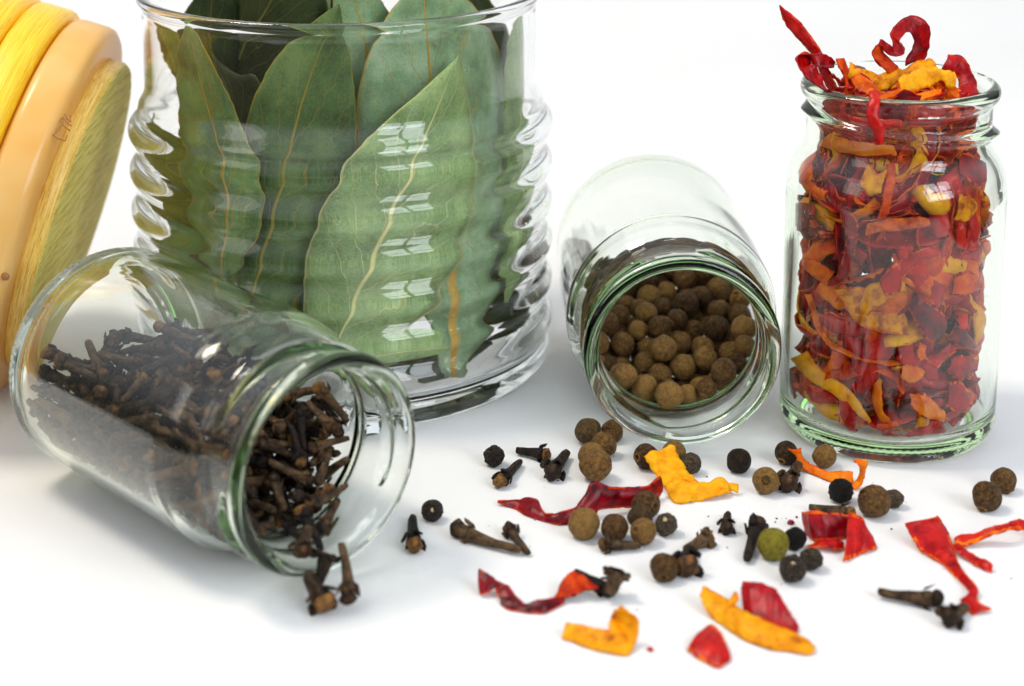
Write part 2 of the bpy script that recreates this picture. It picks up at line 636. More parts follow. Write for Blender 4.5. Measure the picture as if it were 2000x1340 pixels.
def bay_jar_mesh():
    P = []
    for p in resample(catmull([(0, .42), (3.6, .38), (4.3, .22), (4.62, .03), (4.78, 0), (4.95, .08), (5.05, .28), (5.04, .5)], 0), 46):
        P.append(tuple(p))
    P[0] = (0, .42)
    z = .53
    def r_out(z):
        env = min(1, max(0, (z - .45) / .35)) * min(1, max(0, (6.75 - z) / .35))
        base = 5.04 if z < 6.2 else 5.04 - 0.33 * (0.5 - 0.5 * math.cos(PI * min(1, (z - 6.2) / 0.9)))
        return base + RIB_A * env * math.cos(2 * PI * (z - RIB_Z0) / RIB_P)
    while z < 9.0:
        P.append((r_out(z), z))
        z += 0.045 if z < 7.2 else 0.2
    P += [tuple(p) for p in resample(catmull([(4.72, 9.04), (4.79, 9.10), (4.82, 9.19), (4.78, 9.28), (4.69, 9.31), (4.60, 9.28), (4.55, 9.18), (4.54, 9.0)], 0), 22)]
    z = 8.9
    while z > .95:
        ro = r_out(z)
        base = 5.04 if z < 6.2 else 5.04 - 0.33 * (0.5 - 0.5 * math.cos(PI * min(1, (z - 6.2) / 0.9)))
        P.append((base - 0.19 + (ro - base) * 0.25, z))
        z -= 0.06 if z < 7.2 else 0.2
    P += [tuple(p) for p in resample(catmull([(4.83, .93), (4.74, .72), (4.5, .60), (4.0, .56), (2, .60), (0, .62)], 0), 20)]
    P[-1] = (0, .62)
    V, F = lathe_data(P, 256)
    return mesh('storage_jar', V, F, [M_GLASS_BIG])


def clove_meshes(seed, bend=0.0, bud=True, girth=1.0, L=1.25):
    """Stem with its four calyx lobes, and the round bud, along +X."""
    rnd = random.Random(seed)
    off = Vector((seed * 3.1, 1.7, seed))
    X = [-.62, -.60, -.5, -.35, -.2, -.05, .1, .22, .30, .36, .38]
    Rr = [.02, .075, .092, .098, .105, .118, .130, .150, .165, .14, .04]
    V, F = [], []
    ns = 12
    def bendf(x, y, z):
        return (x * L / 1.25, y + bend * (x * x - .2), z)
    for x, r in zip(X, Rr):
        for k in range(ns):
            a = 2 * PI * k / ns
            rr = r * girth * .86 * (1 + .06 * math.cos(4 * a))
            p = Vector((x, rr * math.cos(a), rr * math.sin(a)))
            rr2 = 1 + 0.20 * noise.noise(p * 7 + off) + .14 * noise.noise(p * 2.5 + off)
            V.append(bendf(x, p.y * rr2, p.z * rr2))
    for i in range(len(X) - 1):
        for k in range(ns):
            F.append((i * ns + k, i * ns + (k + 1) % ns, (i + 1) * ns + (k + 1) % ns, (i + 1) * ns + k))
    F.append(tuple(range(ns))[::-1])
    F.append(tuple((len(X) - 1) * ns + k for k in range(ns)))
    for q in range(4):                                   # calyx lobes
        a = PI / 4 + q * PI / 2 + rnd.uniform(-.15, .15)
        ca, sa = math.cos(a), math.sin(a)
        ln = rnd.uniform(.25, .75)
        def P(x, r, t):
            return bendf(x, (r * ca - t * sa) * girth, (r * sa + t * ca) * girth)
        b = len(V)
        tip = (.36 + .11 * ln, .205 + .05 * ln)
        V += [P(.20, .12, -.085), P(.20, .12, .085), P(.33, .17, .085), P(.33, .17, -.085),
              P(.24, .18, -.08), P(.24, .18, .08), P(.36, .215, .065), P(.36, .215, -.065), P(tip[0], tip[1], 0)]
        F += [(b, b + 1, b + 5, b + 4), (b + 1, b + 2, b + 6, b + 5), (b, b + 4, b + 7, b + 3), (b + 4, b + 5, b + 6, b + 7), (b, b + 3, b + 2, b + 1),
              (b + 3, b + 7, b + 8), (b + 2, b + 3, b + 8), (b + 6, b + 2, b + 8), (b + 7, b + 6, b + 8)]
    stem = mesh('clove_stem', V, F, [M_CLOVE])
    if not bud:
        return stem, None
    V, F = [], []
    nr = 9
    for i in range(nr + 1):
        t = PI * i / nr
        for k in range(14):
            a = 2 * PI * k / 14
            r = .150 * girth * (1 - .13 * abs(math.cos(2 * a)) ** 8)
            p = Vector((.45 - .135 * math.cos(t), r * math.sin(t) * math.cos(a), r * math.sin(t) * math.sin(a)))
            s = 1 + .34 * noise.noise(p * 8 + off) + .2 * noise.noise(p * 19 + off)
            V.append(bendf(p.x, p.y * s, p.z * s))
    for i in range(nr):
        for k in range(14):
            F.append((i * 14 + k, i * 14 + (k + 1) % 14, (i + 1) * 14 + (k + 1) % 14, (i + 1) * 14 + k))
    return stem, mesh('clove_bud', V, F, [M_BUD])


def berry_meshes(seed, mat, wrinkle=0.0, calyx='ring'):
    """Unit-radius berry; its calyx scar sits on +Z."""
    off = Vector((seed * 2.3, seed, 4.1))
    V, F = [], []
    nu, nv = 30, 22
    for i in range(nv + 1):
        t = PI * i / nv
        for k in range(nu):
            a = 2 * PI * k / nu
            d = Vector((math.sin(t) * math.cos(a), math.sin(t) * math.sin(a), math.cos(t)))
            s = 1 + .10 * noise.noise(d * 1.1 + off) + .035 * noise.noise(d * 3.2 + off) + .012 * noise.noise(d * 9 + off)
            if wrinkle:
                w = abs(noise.noise(d * 2.6 + off)) + .5 * abs(noise.noise(d * 5 + off))
                s += wrinkle * (w - .35)
            if calyx == 'ring' and t < .25:
                s -= .24 * (1 - t / .25)
            V.append(tuple(d * s))
    for i in range(nv):
        for k in range(nu):
            F.append((i * nu + k, (i + 1) * nu + k, (i + 1) * nu + (k + 1) % nu, i * nu + (k + 1) % nu))
    body = mesh('berry', V, F, [mat])
    if calyx is None:
        return body, None
    V, F = [], []
    if calyx == 'ring':
        nr, ns = 26, 8
        for i in range(nr):
            a = 2 * PI * i / nr
            for k in range(ns):
                b = 2 * PI * k / ns
                R0 = .27 + .03 * noise.noise(Vector((math.cos(a), math.sin(a), seed)) * 2)
                rr = .095 * (1 + .3 * noise.noise(Vector((math.cos(a) * 2, math.sin(a) * 2, seed + .5))))
                r = R0 + rr * math.cos(b)
                V.append((r * math.cos(a), r * math.sin(a), .955 + rr * math.sin(b) * 1.1))
        for i in range(nr):
            for k in range(ns):
                F.append((i * ns + k, ((i + 1) % nr) * ns + k, ((i + 1) % nr) * ns + (k + 1) % ns, i * ns + (k + 1) % ns))
        return body, mesh('calyx_ring', V, F, [M_CALYX])
    for i in range(5):
        t = .5 * PI * i / 4
        for k in range(12):
            a = 2 * PI * k / 12
            r = .20 * math.sin(t) * (1 + .4 * noise.noise(Vector((math.cos(a), math.sin(a), seed))))
            V.append((r * math.cos(a), r * math.sin(a), .97 + .05 * math.cos(t)))
    for i in range(4):
        for k in range(12):
            F.append((i * 12 + k, (i + 1) * 12 + k, (i + 1) * 12 + (k + 1) % 12, i * 12 + (k + 1) % 12))
    return body, mesh('stalk_scar', V, F, [M_PALESPOT])


def heap_flake_data(seed):
    """A curled snippet of dried pepper about its own centre."""
    rnd = random.Random(seed * 7 + 3)
    L = rnd.uniform(1.0, 2.2)
    w0 = rnd.uniform(.30, .62)
    n = 9
    p = np.zeros(3)
    ang, tw = 0.0, rnd.uniform(0, 6)
    k1 = rnd.uniform(-2.4, 2.4)
    k2 = rnd.uniform(-2.8, 2.8)
    dtw = rnd.uniform(-.42, .42)
    A, B = [], []
    for i in range(n):
        s = i / (n - 1)
        w = w0 * (0.35 + 0.65 * math.sin(PI * min(1, .12 + s * .86)) ** .6) * rnd.uniform(.8, 1.15)
        d = np.array([math.cos(ang), math.sin(ang), .25 * math.sin(2.2 * s)])
        side = np.array([-math.sin(ang) * math.sin(tw), math.cos(ang) * math.sin(tw), math.cos(tw)])
        A.append(p - side * w / 2)
        B.append(p + side * w / 2)
        p = p + d * L / (n - 1)
        ang += (k1 * (1 - s) + k2 * s) * 2.2 / n
        tw += dtw * 4 / n
    A, B = np.array(A), np.array(B)
    c = (A.mean(0) + B.mean(0)) / 2
    return ribbon_data(A - c, B - c, 26, 7, .026, rnd.choice((-1, 1)) * rnd.uniform(.22, .52), seed, .05, .05, cutslot=2)


N_FLAKE = 22
FLAKE_MATS = [(M_SKIN, M_SKIN, M_FLESH), (M_DARKSKIN, M_SKIN, M_FLESH), (M_SKIN, M_FLESH, M_ORANGE), (M_DARKSKIN, M_FLESH, M_FLESH), (M_ORANGE, M_FLESH, M_FLESH), (M_SKIN, M_ORANGE, M_ORANGE), (M_YELLOW, M_YELLOW, M_ORANGE), (M_SKIN, M_SKIN, M_ORANGE), (M_SKIN, M_FLESH, M_FLESH), (M_ORANGE, M_YELLOW, M_YELLOW), (M_DARKSKIN, M_SKIN, M_ORANGE)]


def heap_flake_mesh(i):
    V, F, Mi = heap_flake_data(i)
    if i % 3:
        Mi = [min(q, 1) if i % 3 == 1 else (0 if q == 2 else q) for q in Mi]
    return mesh('pepper_flake', V, F, list(FLAKE_MATS[i % len(FLAKE_MATS)]), Mi)


# lying jars: base centre on the table plane, heading of the mouth
J1 = dict(base=(-8.843, 38.096), ang=math.radians(-46.94))
J2 = dict(base=(3.499, 46.011), ang=math.radians(-88.72))


def lying_matrix(j, spin=0.0):
    a = j['ang']
    ax = Vector((math.cos(a), math.sin(a), 0))
    up = Vector((0, 0, 1))
    side = up.cross(ax)
    R = Matrix((side, up, ax)).transposed()          # local z -> mouth axis, local y -> up
    return Matrix.Translation((j['base'][0], j['base'][1], JAR_R)) @ R.to_4x4() @ Matrix.Rotation(spin, 4, 'Z')
# ------------------------------------------------------------------ the setting
def backdrop():
    prof = [(18, 0)] + [(y, 0) for y in (24, 30, 40, 50, 60, 70, 80)] + [(80 + 45 * math.sin(a), 45 - 45 * math.cos(a)) for a in np.linspace(.1, PI / 2, 14)] + [(125, 130)]
    V, F = [], []
    X = np.linspace(-1, 1, 9)
    for y, z in prof:
        w = np.interp(y, [18, 45, 80, 100], [20, 28, 50, 70])
        for x in X:
            V.append((x * w, y, z))
    n = len(X)
    for i in range(len(prof) - 1):
        for k in range(n - 1):
            F.append((i * n + k, i * n + k + 1, (i + 1) * n + k + 1, (i + 1) * n + k))
    obj('table_surface', mesh('table_surface', V, F, [paper()]), label='seamless white paper surface curving up into the white background', kind='structure')


backdrop()

# ------------------------------------------------------------------ jars
jar_me = spice_jar_mesh()
o = obj('spice_jar', jar_me, label='upright clear spice jar stuffed with dried red and orange pepper', cat='glass jar', group='small glass spice jars')
o.location = (J3[0], J3[1], 0.004)
o.rotation_euler.z = math.radians(-6)
o = obj('spice_jar', jar_me, label='tipped clear spice jar spilling dark brown cloves beside the large jar', cat='glass jar', group='small glass spice jars')
o.matrix_world = lying_matrix(J1, math.radians(150))
o = obj('spice_jar', jar_me, label='clear spice jar lying with its mouth towards the viewer, holding round allspice berries', cat='glass jar', group='small glass spice jars')
o.matrix_world = lying_matrix(J2, math.radians(75))
o = obj('storage_jar', bay_jar_mesh(), label='large clear ribbed glass jar holding upright dried bay leaves', cat='glass jar')
o.location = (BJ[0], BJ[1], 0.004)


# ------------------------------------------------------------------ bay leaves
def leaf(label, mid, left, right, surf, mat, wave=0.05, seed=0, th=0.028, fold=0.12, n=56, m=13):
    Q = [resample(catmull(P, 0), n) for P in (left, mid, right)]
    G = np.zeros((n, m, 3))
    off = Vector((seed * 5.3, seed * 2.1, seed))
    for i in range(n):
        u = i / (n - 1)
        for j in range(m):
            v = 2 * j / (m - 1) - 1
            c = Q[1][i]
            p = c + (Q[0][i] - c) * (-v) if v < 0 else c + (Q[2][i] - c) * v
            px, py = p
            # ragged, gently scalloped margin
            if abs(v) > .99 and 0 < i < n - 1:
                e = noise.noise(Vector((u * 14, v, 0)) + off) * 5 + noise.noise(Vector((u * 40, v, 0)) + off) * 2.2
                px += e * (1 if v > 0 else -1)
            if surf[0] == 'cyl':
                r = surf[1] + (surf[2] - surf[1]) * u
                P = on_cylinder(px, py, BJ[0], BJ[1], r)
            else:
                P = at_depth(px, py, BJ[1] + surf[1] + (surf[2] - surf[1]) * u)
            d = (P - EYE).normalized()
            s = wave * (math.sin(u * 9 + seed) * abs(v) ** 1.5 * 1.2 + noise.noise(Vector((u * 4, v * 1.3, 0)) + off) * 1.4) + fold * abs(v) ** 1.2 * (1 if surf[0] == 'cyl' else 1)
            G[i, j] = P + d * s
    du, dv = np.gradient(G, axis=0), np.gradient(G, axis=1)
    N = np.cross(du, dv)
    L = np.linalg.norm(N, axis=2, keepdims=True)
    N = N / np.maximum(L, 1e-9)
    N[0], N[-1] = N[1], N[-2]
    top, bot = (G + N * th / 2).reshape(-1, 3), (G - N * th / 2).reshape(-1, 3)
    K = n * m
    F = []
    for i in range(n - 1):
        for j in range(m - 1):
            F.append((i * m + j, (i + 1) * m + j, (i + 1) * m + j + 1, i * m + j + 1))
            F.append((K + i * m + j, K + i * m + j + 1, K + (i + 1) * m + j + 1, K + (i + 1) * m + j))
    edge = [i * m for i in range(n)] + [(n - 1) * m + j for j in range(1, m)] + [i * m + m - 1 for i in range(n - 2, -1, -1)] + [j for j in range(m - 2, 0, -1)]
    for x, y in zip(edge, edge[1:] + edge[:1]):
        F.append((x, x + K, y + K, y))
    uv1 = [(i / (n - 1), j / (m - 1)) for i in range(n) for j in range(m)]
    VV = keep_inside(np.vstack([top, bot]), BJ[0], BJ[1], lambda z: 4.70 if 1 < z < 6.4 else 4.50, 0.66)
    return obj('bay_leaf', mesh('bay_leaf', VV, F, [M_LEAF[mat]], uv=uv1 + uv1), label=label, cat='bay leaf', group='bay leaves in the large jar')


leaf('pale green bay leaf pressed to the front glass with a long tan midrib',
     [(893, 108), (860, 190), (805, 325), (760, 425), (735, 490), (700, 570), (668, 650), (650, 710)],
     [(893, 108), (830, 168), (745, 243), (690, 302), (642, 385), (608, 470), (594, 560), (604, 640), (650, 710)],
     [(893, 108), (910, 200), (924, 290), (925, 370), (905, 470), (868, 560), (800, 640), (720, 690), (650, 710)], ('cyl', 4.50, 4.56), 'light', .03, 1)
leaf('dark green pointed bay leaf with a yellow midrib, behind the palest leaf',
     [(662, 8), (628, 90), (590, 200), (562, 310), (540, 400), (520, 480), (497, 570), (470, 760)],
     [(662, 8), (598, 54), (540, 112), (500, 190), (480, 260), (468, 350), (462, 450), (462, 560), (455, 650), (470, 760)],
     [(662, 8), (682, 110), (694, 190), (696, 290), (690, 380), (655, 480), (600, 570), (560, 620), (510, 700), (470, 760)], ('cyl', 3.9, 4.45), 'dark', .05, 2)
leaf('narrow tapering bay leaf with a reddish midrib, second from the lid',
     [(371, 34), (396, 150), (425, 260), (443, 350), (448, 430), (438, 500), (438, 556)],
     [(368, 34), (354, 120), (356, 220), (360, 330), (376, 430), (405, 505), (438, 556)],
     [(374, 34), (428, 140), (470, 235), (503, 315), (518, 400), (497, 480), (438, 556)], ('cyl', 4.42, 4.50), 'mid', .05, 3)
leaf('broad blue-green bay leaf standing behind the palest leaf, mottled',
     [(824, -60), (830, 40), (838, 150), (852, 280), (870, 420), (883, 540), (882, 650), (885, 738)],
     [(824, -60), (760, 30), (715, 110), (699, 200), (702, 300), (735, 420), (790, 540), (842, 650), (862, 738)],
     [(828, -60), (920, 8), (972, 95), (1000, 190), (1003, 300), (998, 420), (980, 530), (945, 650), (905, 738)], ('cyl', 3.6, 4.5), 'teal', .05, 4)
leaf('narrow pale leaf at the far edge of the jar, next to the berry jar',
     [(1008, 25), (1012, 120), (1012, 250), (1020, 350), (1005, 480), (985, 590)],
     [(1004, 25), (985, 110), (978, 220), (978, 340), (962, 470), (975, 590)],
     [(1012, 25), (1025, 90), (1022, 200), (1034, 310), (1030, 420), (990, 590)], ('plane', -1.4, -1.2), 'light', .05, 5, fold=.02)
leaf('pale leaf whose upper part shows between the dark pointed leaf and the blue-green one',
     [(672, -60), (695, 10), (715, 90), (708, 170), (700, 250)],
     [(672, -60), (648, 0), (662, 90), (680, 170), (698, 250)],
     [(676, -60), (742, 0), (762, 48), (738, 110), (704, 250)], ('cyl', 3.2, 3.3), 'teal', .05, 6)
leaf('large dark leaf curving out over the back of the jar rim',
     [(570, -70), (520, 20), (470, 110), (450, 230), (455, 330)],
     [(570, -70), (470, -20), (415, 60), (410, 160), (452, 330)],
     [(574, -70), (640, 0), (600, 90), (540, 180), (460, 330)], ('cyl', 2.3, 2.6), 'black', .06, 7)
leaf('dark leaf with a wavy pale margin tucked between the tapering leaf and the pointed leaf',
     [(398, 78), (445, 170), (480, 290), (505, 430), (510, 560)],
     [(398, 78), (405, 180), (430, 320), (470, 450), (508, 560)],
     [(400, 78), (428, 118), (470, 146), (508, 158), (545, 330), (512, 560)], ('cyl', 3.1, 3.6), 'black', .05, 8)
leaf('olive leaf with its tip against the glass on the lid side',
     [(290, 222), (318, 260), (350, 310), (385, 360), (410, 420)],
     [(290, 222), (325, 238), (360, 265), (400, 300), (412, 420)],
     [(290, 222), (296, 285), (320, 350), (352, 420), (408, 424)], ('plane', -1.5, -2.4), 'olive', .05, 9, fold=.04)
leaf('short dark olive leaf low in the jar on the lid side',
     [(300, 365), (325, 400), (352, 440), (390, 490), (430, 540)],
     [(300, 365), (335, 372), (372, 395), (415, 440), (432, 540)],
     [(300, 365), (305, 425), (330, 470), (368, 520), (428, 544)], ('plane', -1.2, -2.0), 'olive', .06, 10, fold=.04)
leaf('dark leaf near the jar foot behind the tipped clove jar',
     [(330, 460), (365, 500), (400, 530), (450, 570), (520, 610)],
     [(330, 460), (370, 470), (420, 495), (480, 530), (524, 610)],
     [(330, 460), (345, 510), (380, 550), (430, 590), (516, 614)], ('plane', -0.8, -1.4), 'mid', .06, 11, fold=.03)
leaf('dark green leaf at the jar foot behind the dark pointed leaf',
     [(560, 250), (575, 350), (585, 450), (580, 600), (575, 785)],
     [(560, 250), (490, 340), (455, 450), (470, 620), (570, 785)],
     [(564, 250), (650, 330), (700, 460), (690, 640), (580, 785)], ('cyl', 3.0, 4.3), 'dark', .05, 12)
leaf('green leaf low in the jar beside the orange stalk, next to the berry jar',
     [(1000, 300), (985, 400), (965, 480), (935, 560), (910, 640)],
     [(998, 300), (940, 370), (900, 470), (890, 560), (906, 640)],
     [(1004, 300), (1020, 370), (1018, 460), (985, 560), (914, 640)], ('cyl', 3.3, 4.2), 'dark', .05, 13)
leaf('small leaf lying on the bottom of the jar at the front',
     [(690, 700), (745, 682), (800, 672), (845, 668), (872, 668)],
     [(690, 700), (745, 664), (800, 652), (850, 655), (872, 664)],
     [(690, 704), (745, 706), (800, 700), (850, 688), (872, 672)], ('cyl', 4.45, 4.45), 'light', .03, 14, fold=.05)
leaf('pale green leaf standing against the glass on the side of the berry jar',
     [(1030, 330), (1026, 400), (1018, 470), (1005, 540), (990, 600)],
     [(1028, 330), (1000, 390), (985, 470), (978, 540), (986, 600)],
     [(1032, 330), (1040, 400), (1036, 470), (1026, 540), (994, 600)], ('plane', -1.9, -2.4), 'light', .05, 21, fold=.03)
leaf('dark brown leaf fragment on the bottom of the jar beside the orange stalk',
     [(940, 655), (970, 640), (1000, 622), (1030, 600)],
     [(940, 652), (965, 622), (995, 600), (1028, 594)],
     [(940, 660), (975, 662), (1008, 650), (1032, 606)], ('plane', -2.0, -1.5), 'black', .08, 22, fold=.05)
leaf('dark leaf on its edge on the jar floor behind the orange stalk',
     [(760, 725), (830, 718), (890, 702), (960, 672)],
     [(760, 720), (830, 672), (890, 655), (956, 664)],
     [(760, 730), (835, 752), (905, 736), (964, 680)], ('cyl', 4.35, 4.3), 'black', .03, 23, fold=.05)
leaf('green leaf base between the pale front leaf and the orange stalk, low in the jar',
     [(690, 560), (705, 630), (730, 690), (745, 752)],
     [(690, 560), (650, 640), (665, 710), (742, 752)],
     [(694, 560), (760, 630), (805, 690), (748, 752)], ('cyl', 4.0, 4.4), 'mid', .03, 24, fold=.04)
leaf('dark leaf standing low on the lid side behind the tipped jar',
     [(330, 420), (360, 520), (400, 620), (430, 720)],
     [(326, 420), (318, 520), (345, 630), (426, 720)],
     [(334, 420), (410, 500), (460, 610), (434, 720)], ('plane', -2.2, -3.2), 'mid', .05, 25, fold=.04)
leaf('brownish curled leaf on the bottom of the jar near the berry jar',
     [(930, 600), (965, 585), (1000, 580), (1020, 590)],
     [(930, 598), (960, 565), (995, 560), (1020, 588)],
     [(930, 604), (965, 612), (1000, 612), (1020, 594)], ('plane', -2.2, -1.6), 'black', .08, 15, fold=.05)
leaf('ragged brown-edged leaf at the back under the rim on the lid side',
     [(305, 30), (318, 70), (335, 110), (345, 150)],
     [(305, 30), (308, 75), (322, 115), (342, 150)],
     [(308, 30), (340, 55), (356, 95), (348, 150)], ('plane', -1.0, -1.0), 'olive', .10, 16, fold=.04)
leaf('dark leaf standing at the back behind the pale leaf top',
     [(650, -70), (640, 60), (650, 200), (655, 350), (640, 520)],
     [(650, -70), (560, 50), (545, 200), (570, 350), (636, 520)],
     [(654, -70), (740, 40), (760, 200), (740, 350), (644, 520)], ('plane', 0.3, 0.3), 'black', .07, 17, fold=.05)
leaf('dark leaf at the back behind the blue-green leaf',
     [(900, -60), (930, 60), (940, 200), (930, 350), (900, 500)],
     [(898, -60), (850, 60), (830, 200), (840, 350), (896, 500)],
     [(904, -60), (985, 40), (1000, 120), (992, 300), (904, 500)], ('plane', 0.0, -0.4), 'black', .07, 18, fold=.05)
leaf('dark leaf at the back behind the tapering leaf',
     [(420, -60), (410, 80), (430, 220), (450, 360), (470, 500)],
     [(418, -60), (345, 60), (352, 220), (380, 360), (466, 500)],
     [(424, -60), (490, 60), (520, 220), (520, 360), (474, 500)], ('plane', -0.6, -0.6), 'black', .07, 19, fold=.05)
leaf('bright green leaf rising above the rim between the dark leaf and the pale one',
     [(610, -60), (612, -10), (610, 40), (600, 110)],
     [(608, -60), (582, -20), (575, 30), (598, 110)],
     [(612, -60), (640, -20), (642, 30), (602, 110)], ('plane', -0.9, -0.9), 'teal', .05, 20, fold=.05)


# ------------------------------------------------------------------ wooden lid leaning on the big jar
LID_DEPTH, LID_SCALE = 42.6, 0.914


def wooden_lid():
    c = at_depth(156, 421, LID_DEPTH)
    v = (c - EYE).normalized()
    right = Vector((v.y, -v.x, 0)).normalized()
    up = right.cross(v)
    th = math.radians(21)
    nrm = (right * math.cos(th) - up * math.sin(th)) * 0.990 - v * 0.14
    nrm.normalize()
    t = empty('jar_lid', c, 'round yellow wooden lid with a peach silicone seal, leaning on the large jar', 'jar lid')
    x = Vector((0, 0, 1)).cross(nrm).normalized()
    y = nrm.cross(x)
    R = Matrix((x, y, nrm)).transposed()
    t.matrix_world = Matrix.Translation(c) @ R.to_4x4() @ Matrix.Scale(LID_SCALE, 4)
    bpy.context.view_layer.update()

    def body(name, prof, mats, midx=None, seg=160, bump=None, label=None):
        V, F = lathe_data([(0, prof[0][1])] + prof + [(0, prof[-1][1])], seg, bump)
        me = mesh(name, V, F, mats)
        if midx:
            for p in me.polygons:
                p.material_index = midx(p)
        return obj(name, me, t, label)

    def rough(i, th_, r, z):
        return r + .03 * noise.noise(Vector((math.cos(th_) * 7, math.sin(th_) * 7, z * 6))) + .02 * noise.noise(Vector((math.cos(th_) * 25, math.sin(th_) * 25, z * 20))), z

    body('plug', [(3.95, 0.0), (4.06, -.02), (4.12, -.10), (4.13, -.42), (4.10, -.46)], [M_WOODFACE, M_WOODRIM], lambda p: 1 if abs(p.normal.z) < .8 else 0, bump=rough)
    seal = body('silicone_seal', [(4.15, -.445), (4.45, -.46), (4.72, -.51), (4.86, -.62), (4.90, -.78), (4.90, -1.35), (4.86, -1.52), (4.74, -1.60), (4.3, -1.62)], [M_SILICONE])
    body('lid_rim', [(4.2, -1.63), (4.82, -1.66), (4.97, -1.72), (5.02, -1.85), (5.02, -2.50), (4.96, -2.60), (4.5, -2.62)], [M_WOOD], bump=rough)
    body('lid_top', [(4.5, -2.63), (4.92, -2.66), (5.05, -2.74), (5.08, -2.9), (5.06, -3.5), (4.9, -3.75), (4.5, -3.86)], [M_WOOD], bump=rough)

    # moulded mark on the seal: an open box and three strokes, and a small round gate mark
    Minv = t.matrix_world.inverted()
    oo = Minv @ EYE

    def on_seal(px, py):
        d = Minv.to_3x3() @ ray(px, py)
        a = d.x ** 2 + d.y ** 2
        b = 2 * (d.x * oo.x + d.y * oo.y)
        cc = oo.x ** 2 + oo.y ** 2 - 4.902 ** 2
        q = b * b - 4 * a * cc
        s = (-b - math.sqrt(max(q, 0))) / (2 * a)
        return oo + d * s
    V, F = [], []

    def stroke(pts, w=1.1):
        P = [Vector((*p, 0)) for p in pts]
        for a, b in zip(P[:-1], P[1:]):
            d = (b - a).normalized()
            s = Vector((-d.y, d.x, 0)) * w
            k = len(V)
            for p in (a - d * w + s, b + d * w + s, b + d * w - s, a - d * w - s):
                q = on_seal(p.x, p.y)
                V.append(tuple(q))
            for q in range(4):
                p = Vector(V[k + q])
                r = math.hypot(p.x, p.y)
                V.append((p.x * (r - .03) / r, p.y * (r - .03) / r, p.z))
            F.extend([(k, k + 1, k + 2, k + 3), (k + 4, k + 7, k + 6, k + 5), (k, k + 4, k + 5, k + 1), (k + 1, k + 5, k + 6, k + 2), (k + 2, k + 6, k + 7, k + 3), (k + 3, k + 7, k + 4, k)])
    stroke([(119, 245), (114, 254), (105, 264), (112, 270), (127, 274), (131, 265)])
    stroke([(118, 236), (127, 247), (136, 254)])
    stroke([(124, 229), (131, 239), (139, 245)])
    stroke([(121, 232), (124, 229)])
    stroke([(127, 223), (131, 231), (138, 237), (138, 226)])
    mk = obj('moulded_mark', mesh('moulded_mark', V, F, [M_MARK], smooth=False), seal)
    p = on_seal(10, 541)
    rr = math.hypot(p.x, p.y)
    d = Vector((p.x / rr, p.y / rr, 0))
    V, F = [], []
    for k in range(16):
        a = 2 * PI * k / 16
        tang = Vector((-d.y, d.x, 0))
        V.append(tuple(p + (tang * math.cos(a) + Vector((0, 0, 1)) * math.sin(a)) * .10 - d * .03))
    for k in range(16):
        a = 2 * PI * k / 16
        V.append(tuple(p + (tang * math.cos(a) + Vector((0, 0, 1)) * math.sin(a)) * .08 + d * .025))
    F = [(k, (k + 1) % 16, 16 + (k + 1) % 16, 16 + k) for k in range(16)] + [tuple(range(16, 32))]
    obj('gate_mark', mesh('gate_mark', V, F, [M_MARK]), seal)
    low = min((t.matrix_world @ v.co).z for ch in t.children for v in ch.data.vertices)
    return t, low


lid, low = wooden_lid()
print('lid lowest z', low)


# ------------------------------------------------------------------ dried pepper strips
def lying(st, z0=0.02):
    """Stations (bx, by, bz, tx, ty, k): lower edge pixel and height, upper edge pixel, k = 0 flat .. 1 upright."""
    A, B = [], []
    for bx, by, bz, tx, ty, k in st:
        a = on_plane(bx, by, bz + z0)
        flat = on_plane(tx, ty, bz + z0)
        stand = at_depth(tx, ty, a.y)
        zt = bz + z0 + k * max(stand.z - bz - z0, 0)
        A.append(a)
        B.append(on_plane(tx, ty, max(zt, z0)))
    return np.array(A), np.array(B)


def z2(ox, oy, s, st):
    return [(ox + a / s, oy + b / s, c, ox + d / s, oy + e / s, k) for a, b, c, d, e, k in st]


def pepper(strips, label, mats, group=None, **kw):
    parts = []
    for i, s in enumerate(strips):
        flip = isinstance(s, tuple) and isinstance(s[0], str)
        pick = s[0] if flip else ''
        if flip:
            s = s[1]
        A, B = s if isinstance(s, tuple) else lying(s)
        k = dict(kw)
        k.setdefault('n', 60)
        k['seed'] = kw.get('seed', 1) + i * 13
        v, f, m = ribbon_data(A, B, **k)
        if group == LOOSE:
            v = keep_inside(v, 0, 0, None, 0.006)
        elif group == IN_GROUP:
            v = keep_inside(v, J3[0], J3[1], jar_wall, 0.50)
        parts.append((v, f, [1 - q for q in m] if pick == 'flip' else [q + 2 for q in m] if pick == 'other' else m))
    V, F, M = join_data(parts)
    return obj('pepper_flake', mesh('pepper_flake', V, F, list(mats), M), label=label, cat='dried pepper', group=group)


LOOSE = 'pepper snippets loose on the table'
IN_GROUP = 'large pepper pieces against the front glass of the upright jar'


def jar_wall(z):
    return float(np.interp(z, [.46, .55, .75, 1.1, 5.4, 5.7, 5.98, 6.22, 6.42, 6.65, 7.9], [1.8, 2.0, 2.12, 2.18, 2.18, 2.16, 2.10, 1.98, 1.84, 1.74, 1.74]))


